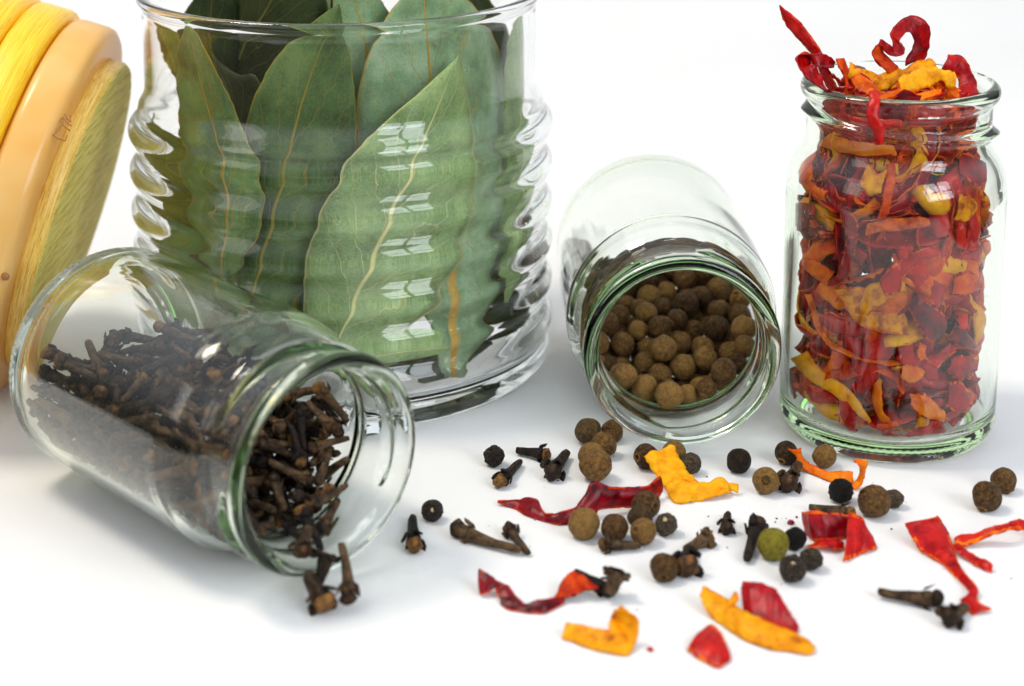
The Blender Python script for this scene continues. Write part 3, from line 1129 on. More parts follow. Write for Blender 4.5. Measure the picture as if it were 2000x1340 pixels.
RED, DRED, YEL, ORA = (M_SKIN, M_FLESH), (M_DARKSKIN, M_FLESH), (M_YELLOW, M_YELLOW), (M_ORANGE, M_FLESH)
pepper([[(972, 982, .05, 972, 979, .5), (1003, 993, 0, 1008, 975, .6), (1023, 1005, 0, 1046, 975, .5), (1059, 1018, 0, 1062, 1000, .7), (1084, 1024, 0, 1092, 1000, .7), (1110, 1024, 0, 1135, 985, .6),
         (1165, 1003, .12, 1155, 942, .8), (1171, 995, .15, 1186, 950, .8), (1211, 991, .1, 1221, 952, .8), (1249, 989, .05, 1262, 947, .8), (1288, 972, 0, 1290, 930, .8)]],
       'long glossy dark red pepper strip with a raised hump, touching the yellow piece', DRED, LOOSE, curl=.16, seed=3)
pepper([z2(1240, 820, 4.1667, [(70, 305, .45, 300, 210, .2), (150, 400, .3, 385, 330, .3), (215, 500, .12, 455, 450, .35), (260, 600, .0, 490, 500, .35), (340, 682, .0, 530, 512, .4), (470, 668, .0, 600, 503, .5), (600, 652, 0, 685, 474, .5),
        (700, 632, 0, 735, 520, .5), (772, 612, .02, 760, 545, .5), (775, 575, .08, 775, 540, .5), (836, 572, .12, 838, 518, .5)])],
       'large bright yellow pepper piece bent at its middle, over a berry', YEL, LOOSE, curl=.10, seed=5, wob=.085, m=11)
pepper([z2(1240, 820, 4.1667, [(1252, 240, .5, 1355, 228, .3), (1300, 285, .35, 1345, 262, .5), (1360, 385, .1, 1390, 325, .5), (1480, 452, .02, 1475, 385, .6), (1600, 508, 0, 1600, 428, .6), (1690, 505, 0, 1690, 415, .6), (1780, 520, 0, 1775, 430, .6)]),
        z2(1240, 820, 4.1667, [(1785, 575, 0, 1760, 530, .6), (1850, 510, .1, 1795, 500, .6), (1872, 440, .35, 1830, 430, .6), (1890, 345, .6, 1815, 372, .4), (1880, 338, .62, 1772, 334, .3)])],
       'thin crooked orange pepper strip with an upturned end, below the upright jar', ORA, LOOSE, curl=.14, seed=7, wob=.03)
pepper([('other', z2(1240, 820, 4.1667, [(1400, 930, 0, 1365, 752, .7), (1470, 985, 0, 1420, 745, .8), (1560, 985, 0, 1520, 748, .85), (1680, 970, 0, 1640, 755, .85), (1800, 960, .0, 1760, 775, .9)])),  # back panel of the ring: its shade is put into the darker skin colour
        z2(1240, 820, 4.1667, [(1690, 1155, 0, 1738, 762, .6), (1790, 1120, 0, 1790, 775, .65), (1880, 1082, 0, 1845, 800, .65), (1962, 1050, 0, 1885, 860, .65), (1966, 1040, 0, 1905, 900, .6)]),
        z2(1240, 820, 4.1667, [(1400, 1035, .05, 1440, 1005, .3), (1520, 1040, .08, 1520, 970, .3), (1640, 1050, .08, 1640, 980, .3), (1700, 1040, .05, 1700, 1000, .3)])],
       'bright red pepper piece rolled into a ring with orange cut edges', RED + DRED, LOOSE, curl=.05, seed=9, sharp=True, wob=.03)
pepper([z2(1660, 880, 3.7235, [(398, 530, .35, 640, 476, .1), (440, 610, .2, 660, 500, .2), (500, 710, .05, 715, 600, .3), (620, 800, 0, 775, 770, .3), (700, 850, 0, 800, 825, .5), (760, 910, .02, 835, 885, .6), (845, 1000, .05, 880, 935, .6),
        (868, 1050, .05, 930, 1000, .5), (800, 1095, .0, 925, 1090, .4), (850, 1160, .0, 960, 1120, .5), (900, 1195, 0, 1030, 1155, .5)]),
        z2(1660, 880, 3.7235, [(740, 690, .1, 790, 670, .5), (800, 760, .06, 850, 720, .6), (880, 810, .02, 930, 775, .6), (970, 870, 0, 985, 795, .6), (1030, 890, 0, 1038, 850, .5)]),
        ('flip', z2(1660, 880, 3.7235, [(605, 770, .24, 650, 735, .3), (650, 715, .32, 690, 735, .4), (700, 680, .36, 715, 725, .4), (735, 715, .34, 725, 745, .4), (770, 775, .26, 720, 770, .4)]))],
       'forked red pepper piece with a hollow pouch, touching a clove near its hooked end', RED, LOOSE, curl=.05, seed=11, wob=.03)
pepper([z2(1660, 880, 3.7235, [(765, 685, .02, 760, 640, .6), (800, 695, .02, 815, 608, .6), (890, 672, .05, 900, 600, .6), (1000, 625, .15, 1010, 565, .6), (1130, 578, .28, 1130, 530, .6), (1240, 572, .2, 1215, 505, .6), (1290, 610, .05, 1300, 520, .6), (1400, 640, 0, 1400, 560, .6)]),
        ('flip', z2(1660, 880, 3.7235, [(765, 692, .03, 770, 655, .5), (820, 698, .04, 825, 650, .6), (900, 678, .07, 905, 640, .6), (1000, 632, .17, 1005, 602, .6), (1130, 585, .30, 1130, 560, .6), (1240, 580, .22, 1235, 552, .6)]))],
       'narrow red and orange pepper strip running off the edge, beside the forked piece', (M_SKIN, M_FLESH), LOOSE, curl=.12, seed=13)
pepper([z2(900, 1060, 4.762, [(185, 500, .0, 165, 245, .6), (250, 470, .08, 280, 308, .6), (310, 410, .15, 380, 378, .6), (345, 470, .08, 445, 415, .6), (395, 590, .0, 520, 490, .5), (480, 632, 0, 600, 565, .5), (735, 658, 0, 745, 535, .6), (850, 622, .0, 870, 505, .6), (960, 560, .02, 960, 500, .5)]),
        ('flip', z2(900, 1060, 4.762, [(880, 520, .0, 890, 490, .6), (930, 515, .05, 925, 395, .6), (1010, 515, .08, 985, 290, .5), (1070, 495, .12, 1050, 272, .5), (1150, 460, .15, 1110, 285, .5), (1210, 445, .2, 1190, 345, .5), (1285, 435, .2, 1280, 415, .5)]))],
       'twisted dark red and orange pepper ribbon touching a broken clove', DRED, LOOSE, curl=.10, seed=15, wob=.03)
pepper([z2(900, 1060, 4.762, [(945, 890, 0, 990, 745, .6), (1090, 945, 0, 1130, 775, .6), (1240, 1000, 0, 1270, 795, .6), (1390, 1030, 0, 1370, 815, .6), (1480, 1045, 0, 1385, 800, .6), (1560, 1045, .0, 1380, 730, .6), (1640, 900, .12, 1395, 690, .6),
        (1645, 740, .4, 1420, 635, .5), (1580, 670, .55, 1455, 620, .5), (1500, 592, .7, 1480, 590, .5)])],
       'yellow L-shaped pepper piece lying nearest the viewer', YEL, LOOSE, curl=.08, seed=17, wob=.03)
pepper([z2(1300, 1100, 5.582, [(372, 350, .25, 405, 248, .4), (430, 480, .12, 480, 280, .4), (560, 640, 0, 620, 370, .4), (720, 750, 0, 745, 450, .4), (880, 850, 0, 880, 530, .4), (1100, 930, 0, 1120, 655, .4), (1330, 970, 0, 1350, 735, .4), (1550, 1000, 0, 1530, 825, .4), (1595, 995, 0, 1640, 915, .4)]),
        z2(1300, 1100, 5.582, [(640, 410, .25, 760, 470, .2), (700, 380, .3, 790, 400, .2), (740, 335, .36, 790, 330, .2), (755, 312, .38, 780, 310, .2)])],
       'long yellow pepper crescent lying in front of a dark red scrap', YEL, LOOSE, curl=.16, seed=19, wob=.03)
pepper([z2(1300, 1100, 5.582, [(860, 520, .0, 838, 202, .5), (960, 610, 0, 960, 215, .5), (1080, 650, 0, 1100, 235, .5), (1200, 690, 0, 1200, 290, .5), (1310, 720, 0, 1290, 430, .5), (1400, 755, 0, 1390, 600, .5), (1440, 760, 0, 1455, 700, .5)])],
       'dark red pointed pepper scrap behind the yellow crescent', (M_DARKSKIN, M_SKIN), LOOSE, curl=.07, seed=21, sharp=True, wob=.04)
pepper([z2(1300, 1100, 5.582, [(232, 955, .0, 480, 670, .25), (340, 1040, 0, 545, 690, .3), (450, 1095, 0, 610, 760, .35), (580, 1150, 0, 645, 860, .4), (700, 1075, 0, 690, 960, .4)])],
       'small blurred red pepper scrap nearest the front below the yellow crescent', (M_SKIN, M_FLESH), LOOSE, curl=.07, seed=23, sharp=True, wob=.04)


def crumb(px, py, r, mat, label, seed):
    V, F = [], []
    c = on_plane(px, py, r * .5)
    for i in range(7):
        for k in range(9):
            t, a = PI * i / 6, 2 * PI * k / 9
            d = Vector((math.sin(t) * math.cos(a), math.sin(t) * math.sin(a), .6 * math.cos(t)))
            V.append(tuple(c + d * r * (1 + .5 * noise.noise(d * 2 + Vector((seed, 0, 0))))))
    for i in range(6):
        for k in range(9):
            F.append((i * 9 + k, (i + 1) * 9 + k, (i + 1) * 9 + (k + 1) % 9, i * 9 + (k + 1) % 9))
    obj('pepper_crumb', mesh('pepper_crumb', V, F, [mat]), label=label, cat='pepper crumb', group='tiny pepper crumbs')


crumb(1270, 1268, .06, M_SKIN, 'tiny bright red pepper crumb beside the yellow L-shaped piece', 1)
crumb(1545, 1020, .075, M_DARKSKIN, 'tiny dark red crumb beside the rolled red ring', 2)
crumb(1556, 1010, .03, M_DARKSKIN, 'tiniest dark speck above the dark red crumb', 3)


def spice_dust():
    """A sprinkling of specks far too small to count, thickest in the middle of the spill."""
    rnd = random.Random(12)
    V, F = [], []
    for _ in range(110):
        px, py = rnd.gauss(1330, 260), rnd.gauss(1010, 75)
        if not (860 < px < 1980 and 870 < py < 1230):
            continue
        r = .008 + .022 * rnd.random() ** 3
        c = on_plane(px, py, r * .6)
        k = len(V)
        for d in ((1, 0, 0), (0, 1, 0), (-1, 0, 0), (0, -1, 0), (0, 0, .7), (0, 0, -.7)):
            V.append(tuple(c + Vector(d) * r * rnd.uniform(.6, 1.3)))
        F += [(k + i, k + (i + 1) % 4, k + 4) for i in range(4)] + [(k + (i + 1) % 4, k + i, k + 5) for i in range(4)]
    obj('spice_dust', mesh('spice_dust', V, F, [M_CLOVE]), label='fine dark specks of spice dust between the loose spices', kind='stuff')


spice_dust()

# pepper pieces that stick out of the upright jar
def upright(st, ox=1480, oy=0, s=2.7923, rel=True):
    """Stations (ax, ay, da, bx, by, db): both edges with their depth from the jar axis."""
    A = [at_depth(ox + a / s, oy + b / s, J3[1] + c) for a, b, c, d, e, f in st]
    B = [at_depth(ox + d / s, oy + e / s, J3[1] + f) for a, b, c, d, e, f in st]
    return np.array(A), np.array(B)


TOP = 'pepper pieces sticking out of the upright jar'
pepper([upright([(119, 28, -.4, 124, 34, -.4), (160, 140, -.4, 205, 95, -.5), (235, 228, -.4, 285, 190, -.5), (295, 300, -.4, 345, 278, -.5), (335, 370, -.3, 395, 395, -.5), (375, 440, -.2, 445, 485, -.5), (430, 520, -.2, 480, 545, -.4)])],
       'long straight red pepper spike rising highest out of the jar mouth', RED, TOP, curl=.3, seed=31)
pepper([upright([(440, 515, -1.0, 380, 500, -.9), (360, 490, -1.1, 330, 395, -.9), (270, 420, -1.2, 300, 355, -.9), (214, 345, -1.2, 285, 345, -.7), (222, 302, -1.0, 300, 300, -.6), (320, 292, -.8, 325, 365, -.9), (385, 305, -.7, 395, 370, -.8), (425, 335, -.6, 420, 365, -.7)]),
        upright([(420, 322, -.8, 470, 318, -.7), (440, 370, -.9, 497, 385, -.7), (465, 440, -.9, 490, 430, -.7), (470, 525, -1.0, 530, 530, -.7)])],
       'red pepper strip folded over the jar rim beside the long spike', (M_FLESH, M_SKIN), TOP, curl=.12, seed=33)
pepper([upright([(812, 360, 0, 905, 330, .3), (850, 235, 0, 938, 240, .3), (842, 190, 0, 932, 135, .25), (806, 178, .0, 826, 82, .2), (768, 230, -.1, 728, 165, .1), (800, 262, -.2, 730, 228, .0), (795, 300, -.3, 735, 300, -.1), (720, 300, -.4, 722, 250, -.3), (660, 245, -.5, 668, 212, -.4), (622, 300, -.5, 690, 290, -.3), (690, 385, -.5, 765, 372, -.3), (720, 430, -.4, 800, 420, -.3)])],
       'red pepper loop curled like an S above the jar mouth', (M_FLESH, M_SKIN), TOP, curl=.10, seed=35)
pepper([upright([(990, 385, -.2, 1040, 296, -.1), (1040, 400, -.2, 1110, 310, -.1), (1085, 420, -.2, 1165, 385, -.1), (1095, 460, -.3, 1190, 455, -.1), (1085, 500, -.4, 1195, 490, -.2), (1090, 540, -.5, 1225, 520, -.2)])],
       'fan-shaped glossy red pepper curl on the far side of the jar mouth', RED, TOP, curl=.22, seed=37, wob=.06)
pepper([upright([(490, 430, -.4, 500, 345, -.2), (560, 455, -.5, 560, 375, -.2), (640, 490, -.6, 640, 405, -.3), (700, 500, -.7, 690, 400, -.4), (740, 460, -.6, 760, 380, -.3), (830, 410, -.5, 860, 350, -.2), (900, 400, -.5, 935, 328, -.2), (975, 400, -.5, 968, 345, -.3)])],
       'long yellow pepper piece lying across the jar mouth', (M_YELLOW, M_YELLOW), TOP, curl=.2, seed=39, wob=.07)
pepper([upright([(800, 545, -1.2, 765, 450, -.9), (850, 505, -1.2, 830, 400, -.8), (930, 480, -1.1, 920, 370, -.8), (990, 450, -1.0, 980, 385, -.8), (1030, 470, -1.1, 1060, 420, -.8), (1070, 480, -1.1, 1085, 408, -.8)])],
       'crumpled yellow pepper piece at the front of the jar mouth', (M_YELLOW, M_ORANGE), TOP, curl=.25, seed=41, wob=.10)
pepper([upright([(830, 562, -1.4, 900, 525, -1.2), (930, 540, -1.4, 950, 490, -1.2), (1000, 500, -1.3, 1000, 480, -1.1)])],
       'small orange pepper strip leaning on the inside of the jar rim', ORA, TOP, curl=.15, seed=43)
pepper([upright([(970, 430, -.9, 985, 420, -.9), (1040, 500, -1.0, 1070, 480, -1.0), (1085, 545, -1.2, 1100, 530, -1.2)])],
       'narrow orange pepper sliver across the crumpled yellow piece', ORA, TOP, curl=.15, seed=45)
pepper([upright([(500, 430, -.8, 560, 400, -.8), (540, 500, -1.1, 620, 450, -.9), (600, 540, -1.3, 680, 500, -1.1), (690, 555, -1.4, 770, 490, -1.1), (780, 560, -1.4, 800, 500, -1.1)])],
       'dull orange-red pepper curl behind the front of the rim', (M_ORANGE, M_SKIN), TOP, curl=.2, seed=47, wob=.06)
pepper([upright([(612, 500, -2.05, 660, 505, -2.05), (605, 560, -2.30, 665, 560, -2.35), (595, 630, -2.42, 655, 630, -2.45), (618, 690, -2.42, 697, 685, -2.45), (635, 740, -2.40, 690, 720, -2.45), (640, 790, -2.40, 682, 780, -2.4)])],
       'red pepper scrap with a yellow tip hanging over the outside of the rim', (M_SKIN, M_SKIN), TOP, curl=.2, seed=49)

# larger pieces that show through the front of the upright jar
IN = 'large pepper pieces against the front glass of the upright jar'


def q7(st):
    return upright(st, 1480, 460, 2.913)


def behind_glass(st, ox, oy, s, inset=0.0):
    A = [on_cylinder(ox + a / s, oy + b / s, J3[0], J3[1], 2.14 - inset - ia) for a, b, ia, d, e, ib in st]
    B = [on_cylinder(ox + d / s, oy + e / s, J3[0], J3[1], 2.14 - inset - ib) for a, b, ia, d, e, ib in st]
    return np.array(A), np.array(B)


pepper([behind_glass([(215, 715, .1, 290, 655, .0), (265, 770, .0, 340, 720, .05), (330, 830, .0, 420, 800, .1), (430, 890, .0, 480, 835, .1), (520, 960, .0, 545, 890, .1), (570, 1010, .0, 610, 985, .05), (640, 1055, .05, 650, 1050, .05)], 1480, 460, 2.913)],
       'long yellow pepper strip low against the glass of the upright jar', YEL, IN, curl=.12, seed=51, wob=.03)
pepper([behind_glass([(285, 330, .0, 330, 330, .1), (315, 420, .0, 350, 430, .1), (345, 530, .0, 385, 530, .1), (420, 630, .0, 440, 600, .15), (560, 700, .0, 560, 670, .15), (700, 730, .0, 700, 705, .2), (820, 730, .1, 815, 700, .3), (870, 690, .2, 850, 670, .4), (870, 620, .4, 855, 620, .6)], 1480, 460, 2.913)],
       'thin orange-red pepper hoop sweeping across the middle of the upright jar', (M_ORANGE, M_SKIN), IN, curl=.1, seed=53, wob=.02)
pepper([behind_glass([(445, 305, .0, 550, 285, .1), (490, 380, .0, 610, 300, .2), (540, 460, .0, 600, 400, .2), (600, 510, .0, 700, 430, .2), (700, 540, .0, 790, 400, .2), (780, 555, .0, 840, 450, .2), (850, 560, .05, 850, 520, .1)], 1480, 460, 2.913)],
       'broad orange-yellow pepper piece against the middle of the upright jar', (M_YELLOW, M_ORANGE), IN, curl=.15, seed=55, wob=.04)
pepper([behind_glass([(850, 400, .0, 870, 330, .2), (900, 500, .0, 960, 370, .0), (950, 585, .0, 1040, 430, .0), (985, 590, .1, 1060, 450, .1)], 1480, 460, 2.913)],
       'dark red triangular pepper piece on the far side of the orange-yellow one', (M_DARKSKIN, M_FLESH), IN, curl=.25, seed=57)
pepper([behind_glass([(950, 620, .1, 920, 600, .0), (960, 700, .0, 905, 690, .0), (1010, 750, .0, 990, 690, .1), (1060, 690, .0, 1040, 650, .1), (1110, 650, .1, 1080, 600, .1)], 1480, 460, 2.913)],
       'small red pepper hook with an orange inside under the dark red triangle', RED, IN, curl=.1, seed=59)
pepper([behind_glass([(720, 330, .0, 700, 250, .1), (800, 320, .0, 760, 170, .0), (830, 230, .0, 820, 130, .1), (900, 160, .1, 880, 90, .0), (1000, 120, .1, 960, 60, .1), (1055, 110, .2, 1030, 85, .2)], 1480, 460, 2.913)],
       'large red pepper arch in the upper half of the upright jar', RED, IN, curl=.12, seed=61)
pepper([behind_glass([(590, 1280, .0, 600, 1220, .0), (680, 1260, .0, 690, 1190, .1), (790, 1255, .0, 800, 1185, .1), (900, 1235, .0, 890, 1180, .1), (930, 1220, .05, 920, 1195, .1)], 1480, 0, 2.7923)],
       'bright orange pepper strip lying level below the shoulder of the upright jar', ORA, IN, curl=.15, seed=63, wob=.04)
pepper([behind_glass([(655, 1190, .0, 700, 1185, .1), (680, 1110, .0, 730, 1100, .1), (700, 1000, .0, 748, 980, .1), (690, 920, .0, 745, 910, .1)], 1480, 0, 2.7923)],
       'narrow orange pepper strip standing below the neck of the upright jar', ORA, IN, curl=.15, seed=65, wob=.02)
pepper([behind_glass([(480, 925, .1, 520, 935, .0), (480, 1010, .0, 550, 1000, .0), (510, 1100, .0, 555, 1080, .0), (520, 1170, .05, 545, 1165, .05)], 1480, 460, 2.913)],
       'wrinkled red pepper tip pointing down near the foot of the upright jar', (M_SKIN, M_SKIN), IN, curl=.3, seed=67)
pepper([behind_glass([(810, 1190, .0, 850, 1110, .1), (900, 1160, .0, 940, 1080, .1), (990, 1140, .0, 1010, 1030, .1), (1080, 1140, .05, 1050, 1090, .1)], 1480, 460, 2.913)],
       'pale red pepper scrap with an orange edge on the floor of the upright jar', RED, IN, curl=.15, seed=69)


for st, c, inset, mats, lab, cu in [
    ([(515, 0, 570, 0), (505, 100, 555, 110), (470, 200, 520, 210), (410, 280, 450, 285)], 7, 0, DRED, 'long slanting maroon pepper strip in the upper half of the upright jar', .2),
    ([(275, 165, 290, 110), (340, 230, 400, 170), (400, 290, 450, 200)], 7, 0, ORA, 'orange triangular pepper piece crossed by the slanting maroon strip', .2),
    ([(1085, 330, 1110, 230), (1160, 330, 1180, 200), (1235, 300, 1215, 230)], 7, 0, (M_FLESH, M_SKIN), 'folded orange pepper piece with red edges at mid height near the outer wall', .25),
    ([(1060, 580, 1100, 490), (1130, 620, 1170, 540), (1205, 645, 1215, 620)], 7, 0, DRED, 'pointed maroon pepper piece right of the dark triangle', .3),
    ([(1060, 760, 1090, 690), (1120, 810, 1140, 670), (1190, 790, 1195, 690)], 7, 0, RED, 'wrinkled bright red pepper lump under the pointed maroon piece', .4),
    ([(805, 800, 830, 730), (870, 830, 890, 730), (935, 800, 940, 760)], 7, 0, ORA, 'small orange pepper petal just under the end of the hoop', .25),
    ([(860, 960, 860, 890), (930, 1020, 960, 900), (1050, 1060, 1030, 980)], 7, 0, (M_ORANGE, M_SKIN), 'brownish orange curved petal low in the upright jar', .3),
    ([(1060, 960, 1070, 830), (1110, 1000, 1130, 820), (1160, 1000, 1170, 880)], 7, 0, DRED, 'tall maroon pepper piece beside the brownish petal', .3),
    ([(180, 800, 235, 740), (200, 870, 250, 820), (240, 930, 290, 860)], 7, .05, DRED, 'maroon curl at the wall nearest the lying jar, low down', .3),
    ([(240, 880, 260, 810), (340, 940, 350, 850), (470, 940, 440, 880)], 7, .08, RED, 'red pepper band behind the low yellow strip', .2),
    ([(700, 1170, 710, 1100), (760, 1210, 780, 1120), (820, 1210, 830, 1150)], 7, .1, DRED, 'maroon scrap resting on the floor of the upright jar', .25),
    ([(255, 930, 320, 830), (265, 1000, 310, 960), (320, 1080, 350, 1020), (390, 1090, 400, 1040)], 6, .12, (M_FLESH, M_SKIN), 'orange-red curl at the shoulder nearest the lying jar', .2),
    ([(560, 1000, 600, 900), (610, 1060, 650, 960), (680, 1050, 700, 930)], 6, .15, (M_YELLOW, M_ORANGE), 'crumpled yellow pepper ring under the neck of the upright jar', .35),
    ([(1060, 1190, 1080, 1060), (1110, 1200, 1140, 1080), (1170, 1160, 1165, 1090)], 6, .03, YEL, 'yellow pepper piece at the shoulder on the outer side', .3),
    ([(220, 1110, 320, 1100), (225, 1220, 340, 1210), (280, 1310, 390, 1290)], 6, .03, DRED, 'broad maroon pepper piece against the wall nearest the lying jar', .15),
    ([(445, 1120, 460, 1115), (480, 1220, 550, 1200), (490, 1330, 540, 1340)], 6, 0, DRED, 'purplish pointed pepper piece under the level orange strip', .25),
    ([(1110, 960, 1130, 840), (1160, 1015, 1200, 850), (1215, 1000, 1222, 900)], 6, .14, DRED, 'dark red pepper piece filling the outer shoulder', .25),
    ([(380, 700, 420, 600), (600, 720, 600, 640), (800, 700, 780, 620)], 6, .48, RED, 'wide red pepper piece lying level inside the neck', .15),
    ([(800, 690, 820, 620), (1000, 680, 1000, 610), (1190, 640, 1180, 590)], 6, .48, (M_SKIN, M_ORANGE), 'bright red pepper piece inside the neck on the outer side', .15),
    ([(360, 800, 420, 720), (560, 850, 560, 760), (760, 840, 740, 770)], 6, .42, (M_ORANGE, M_SKIN), 'rust coloured pepper piece just under the thread', .15),
]:
    ox, oy, s = (1480, 460, 2.913) if c == 7 else (1480, 0, 2.7923)
    q = [(x0, y0, .02 * (i % 2), x1, y1, .10 * ((i + 1) % 2)) for i, (x0, y0, x1, y1) in enumerate(st)]
    pepper([behind_glass(q, ox, oy, s, inset)], lab, mats, IN, curl=cu, seed=len(lab) + st[0][0] % 37, wob=.05, n=40, m=9)


# ------------------------------------------------------------------ allspice berries, peppercorns and cloves on the table
RIGHT = Vector((1, 0, 0))
UPV = Vector((0, SP, CP))


def sphere_at(px, py, rpx):
    r = .3
    for _ in range(4):
        c = on_plane(px, py, r * .97)
        r = rpx * (c - EYE).dot(Vector((0, CP, -SP))) / F_PX
    return c, r


BERRY = {}


def berry(name, px, py, rpx, face, mat, label, group, wrinkle=0.0, calyx='ring', seed=1, cat='allspice berry', up=0.0):
    c, r = sphere_at(px, py, rpx)
    if up:
        d = (c - EYE)
        c = EYE + d * (1 - up)
    key = (mat.name, wrinkle, calyx, seed)
    if key not in BERRY:
        BERRY[key] = berry_meshes(seed, mat, wrinkle, calyx)
    b, k = BERRY[key]
    o = obj(name, b, label=label, cat=cat, group=group)
    dx, dy = face[:2]
    toc = (EYE - c).normalized()
    q = min(dx * dx + dy * dy, .98)
    s = math.sqrt(1 - q) if len(face) == 2 else -math.sqrt(1 - q)
    d = RIGHT * dx - UPV * dy + toc * s
    o.location = c
    o.rotation_euler = d.normalized().to_track_quat('Z', 'Y').to_euler()
    o.scale = (r, r, r)
    if k is not None:
        obj(k.name.split('.')[0], k, o)
    return o


GA, GP = 'allspice berries loose on the table', 'black peppercorns loose on the table'
AL, AD = M_ALL, M_ALLDARK
for a in [
    (1148, 842, 25.5, (-.3, .3, 0), AD, 'round brown allspice berry nearest the shadow of the large jar'),
    (1196, 842, 22, (-.3, -.6), AL, 'brown allspice berry touching the lip of the lying berry jar'),
    (1179, 868, 25, (.45, .35), AL, 'yellow-brown allspice berry with an open calyx turned to the viewer, below the lying jar'),
    (1154, 889, 25, (-.3, .3, 0), AL, 'allspice berry mostly hidden behind the largest one of the cluster'),
    (1163, 908, 32, (.3, .2, 0), AL, 'largest brown allspice berry of the cluster below the lying jar'),
    (1262, 891, 25, (-.72, .1), AL, 'allspice berry with a calyx ring on its side, half behind the yellow pepper piece'),
    (1316, 885, 24, (.3, -.8), AL, 'allspice berry peeping out behind the top of the yellow pepper piece'),
    (1443, 900, 24.5, (.2, .3, 0), AD, 'plain dark allspice berry alone between the two jars'),
    (1496, 939, 26.5, (.0, -.05), AL, 'allspice berry whose round hole faces the viewer'),
    (1536, 884, 23, (-.4, .7), AD, 'allspice berry touched by the tip of the thin orange strip'),
    (1610, 891, 23.5, (.2, .3, 0), AL, 'allspice berry on its own in front of the upright jar'),
    (1708, 978, 32, (-.8, -.45), AL, 'large oval allspice berry with a peppercorn behind it'),
    (1927, 969, 29, (-.3, .85), AL, 'allspice berry in front of the pair beside the upright jar'),
    (1960, 938, 25, (.5, .8), AL, 'allspice berry at the back of the pair beside the upright jar'),
    (1141, 1022, 31, (.1, .2, 0), AL, 'yellow-brown allspice berry resting against the dark red strip'),
    (1201, 1030, 27, (.2, .2, 0), AL, 'smooth allspice berry with a clove lying under it'),
    (1262, 987, 27.5, (.62, .05), AL, 'allspice berry with its calyx on the side, behind two others'),
    (1250, 1010, 25, (.2, .2, 0), AD, 'dark allspice berry wedged in the middle of its cluster'),
    (1257, 1038, 26.5, (-.62, -.1), AL, 'light brown allspice berry with a yellow calyx on its side'),
    (1297, 1108, 28, (-.05, .62), AL, 'allspice berry with its hole towards the table, beside an end-on clove'),
]:
    berry('allspice_berry', a[0], a[1], a[2], a[3], a[4], a[5], GA, seed=1 + (int(a[0]) % 3))
berry('allspice_berry', 1511, 1062, 31.5, (.35, .45, 0), M_OLIVE, 'olive green allspice berry among black peppercorns', GA, seed=2, calyx='ring')
for px, py, r, face, cal, wr, lab in [
    (965, 891, 20, (.2, .2), None, .28, 'wrinkled black peppercorn closest to the large jar'),
    (845, 997, 21.5, (.0, -.05), 'scar', .10, 'black peppercorn with a pale dot, beside the tipped clove jar'),
    (1349, 905, 21, (.6, .4), None, .10, 'smooth black peppercorn tucked behind the yellow pepper piece'),
    (1643, 958, 24, (.1, .2), None, .18, 'black peppercorn under the bent end of the thin orange strip'),
    (1746, 974, 18, (.5, .2), None, .28, 'small wrinkled peppercorn behind the large oval berry'),
    (1301, 1024, 22, (-.1, -.5), 'scar', .20, 'knobbly peppercorn with a pale patch at the end of the berry cluster'),
    (1553, 1052, 22, (.3, .2), None, .14, 'black peppercorn between the olive berry and the rolled red ring'),
    (1585, 1092, 22, (.2, .2), None, .18, 'black peppercorn below the rolled red ring'),
    (1548, 1111, 27, (.05, -.48), 'scar', .14, 'largest black peppercorn, with a cream spot, in front of the olive berry'),
]:
    berry('peppercorn', px, py, r, face, M_PEPPERCORN, lab, GP, wr, cal, int(px) % 7, 'peppercorn')

CLOVE = [clove_meshes(1, .0), clove_meshes(2, .18), clove_meshes(3, -.14, True, .95, 1.1), clove_meshes(4, .1, False, 1, 1.0), clove_meshes(5, .05, True, 1.15, .8)]
GC = 'cloves loose on the table'


def clove(tail, head, label, v=0, roll=0.0, zt=None, zh=None, girth=1.0, group=GC):
    """A clove from its tail pixel to its bud pixel, lying on the table unless heights are given."""
    z = .15 * girth
    a = on_plane(*tail, z * .75 if zt is None else zt)
    b = on_plane(*head, z * 1.1 if zh is None else zh)
    L0 = {0: 1.23, 1: 1.23, 2: 1.08, 3: .98, 4: .79}[v]
    d = b - a
    s = d.length / L0
    st, bu = CLOVE[v]
    o = empty('clove', (a + b) / 2, label, 'clove', group)
    obj('stem', st, o)
    q = d.normalized().to_track_quat('X', 'Z')
    o.rotation_mode = 'QUATERNION'
    o.rotation_quaternion = q @ Euler((roll, 0, 0)).to_quaternion()
    g = girth
    o.scale = (s, g, g)
    if bu is not None:
        obj('bud', bu, o)
    return o


clove((1009, 879), (1076, 889), 'clove lying level behind a short upturned one, below the large jar', 0, .4)
clove((1106, 884), (1074, 930), 'short clove with its head towards the viewer, beside the level clove', 4, .2, girth=1.15, zh=.2)
clove((1018, 900), (970, 946), 'short clove slanting with a starry head, beside the wrinkled peppercorn', 2, .8)
clove((805, 1010), (810, 1074), 'stubby clove standing head down, closest to the tipped jar mouth', 4, .3)
clove((1015, 1076), (876, 1026), 'longest curved brown clove lying in front of the tipped jar', 1, 2.8, girth=1.12)
clove((1031, 1080), (990, 1024), 'small slanted clove touching the tail of the longest clove', 2, .5, girth=.9)
clove((1252, 1066), (1166, 1062), 'dark clove lying under two allspice berries', 2, .3, girth=.95)
clove((1421, 1003), (1419, 1038), 'tiny stub of clove standing alone in the middle', 4, .1, girth=.85)
clove((1338, 1074), (1390, 1046), 'dark clove with a knobbly head, behind the end-on clove', 4, .9, girth=.95)
clove((1346, 1072), (1343, 1112), 'dark clove seen end on, touching an allspice berry', 4, .2, girth=1.35, zh=.25)
clove((1458, 1092), (1482, 1012), 'clove leaning against the olive berry with its bud upwards', 0, .6, girth=1.1, zh=.22)
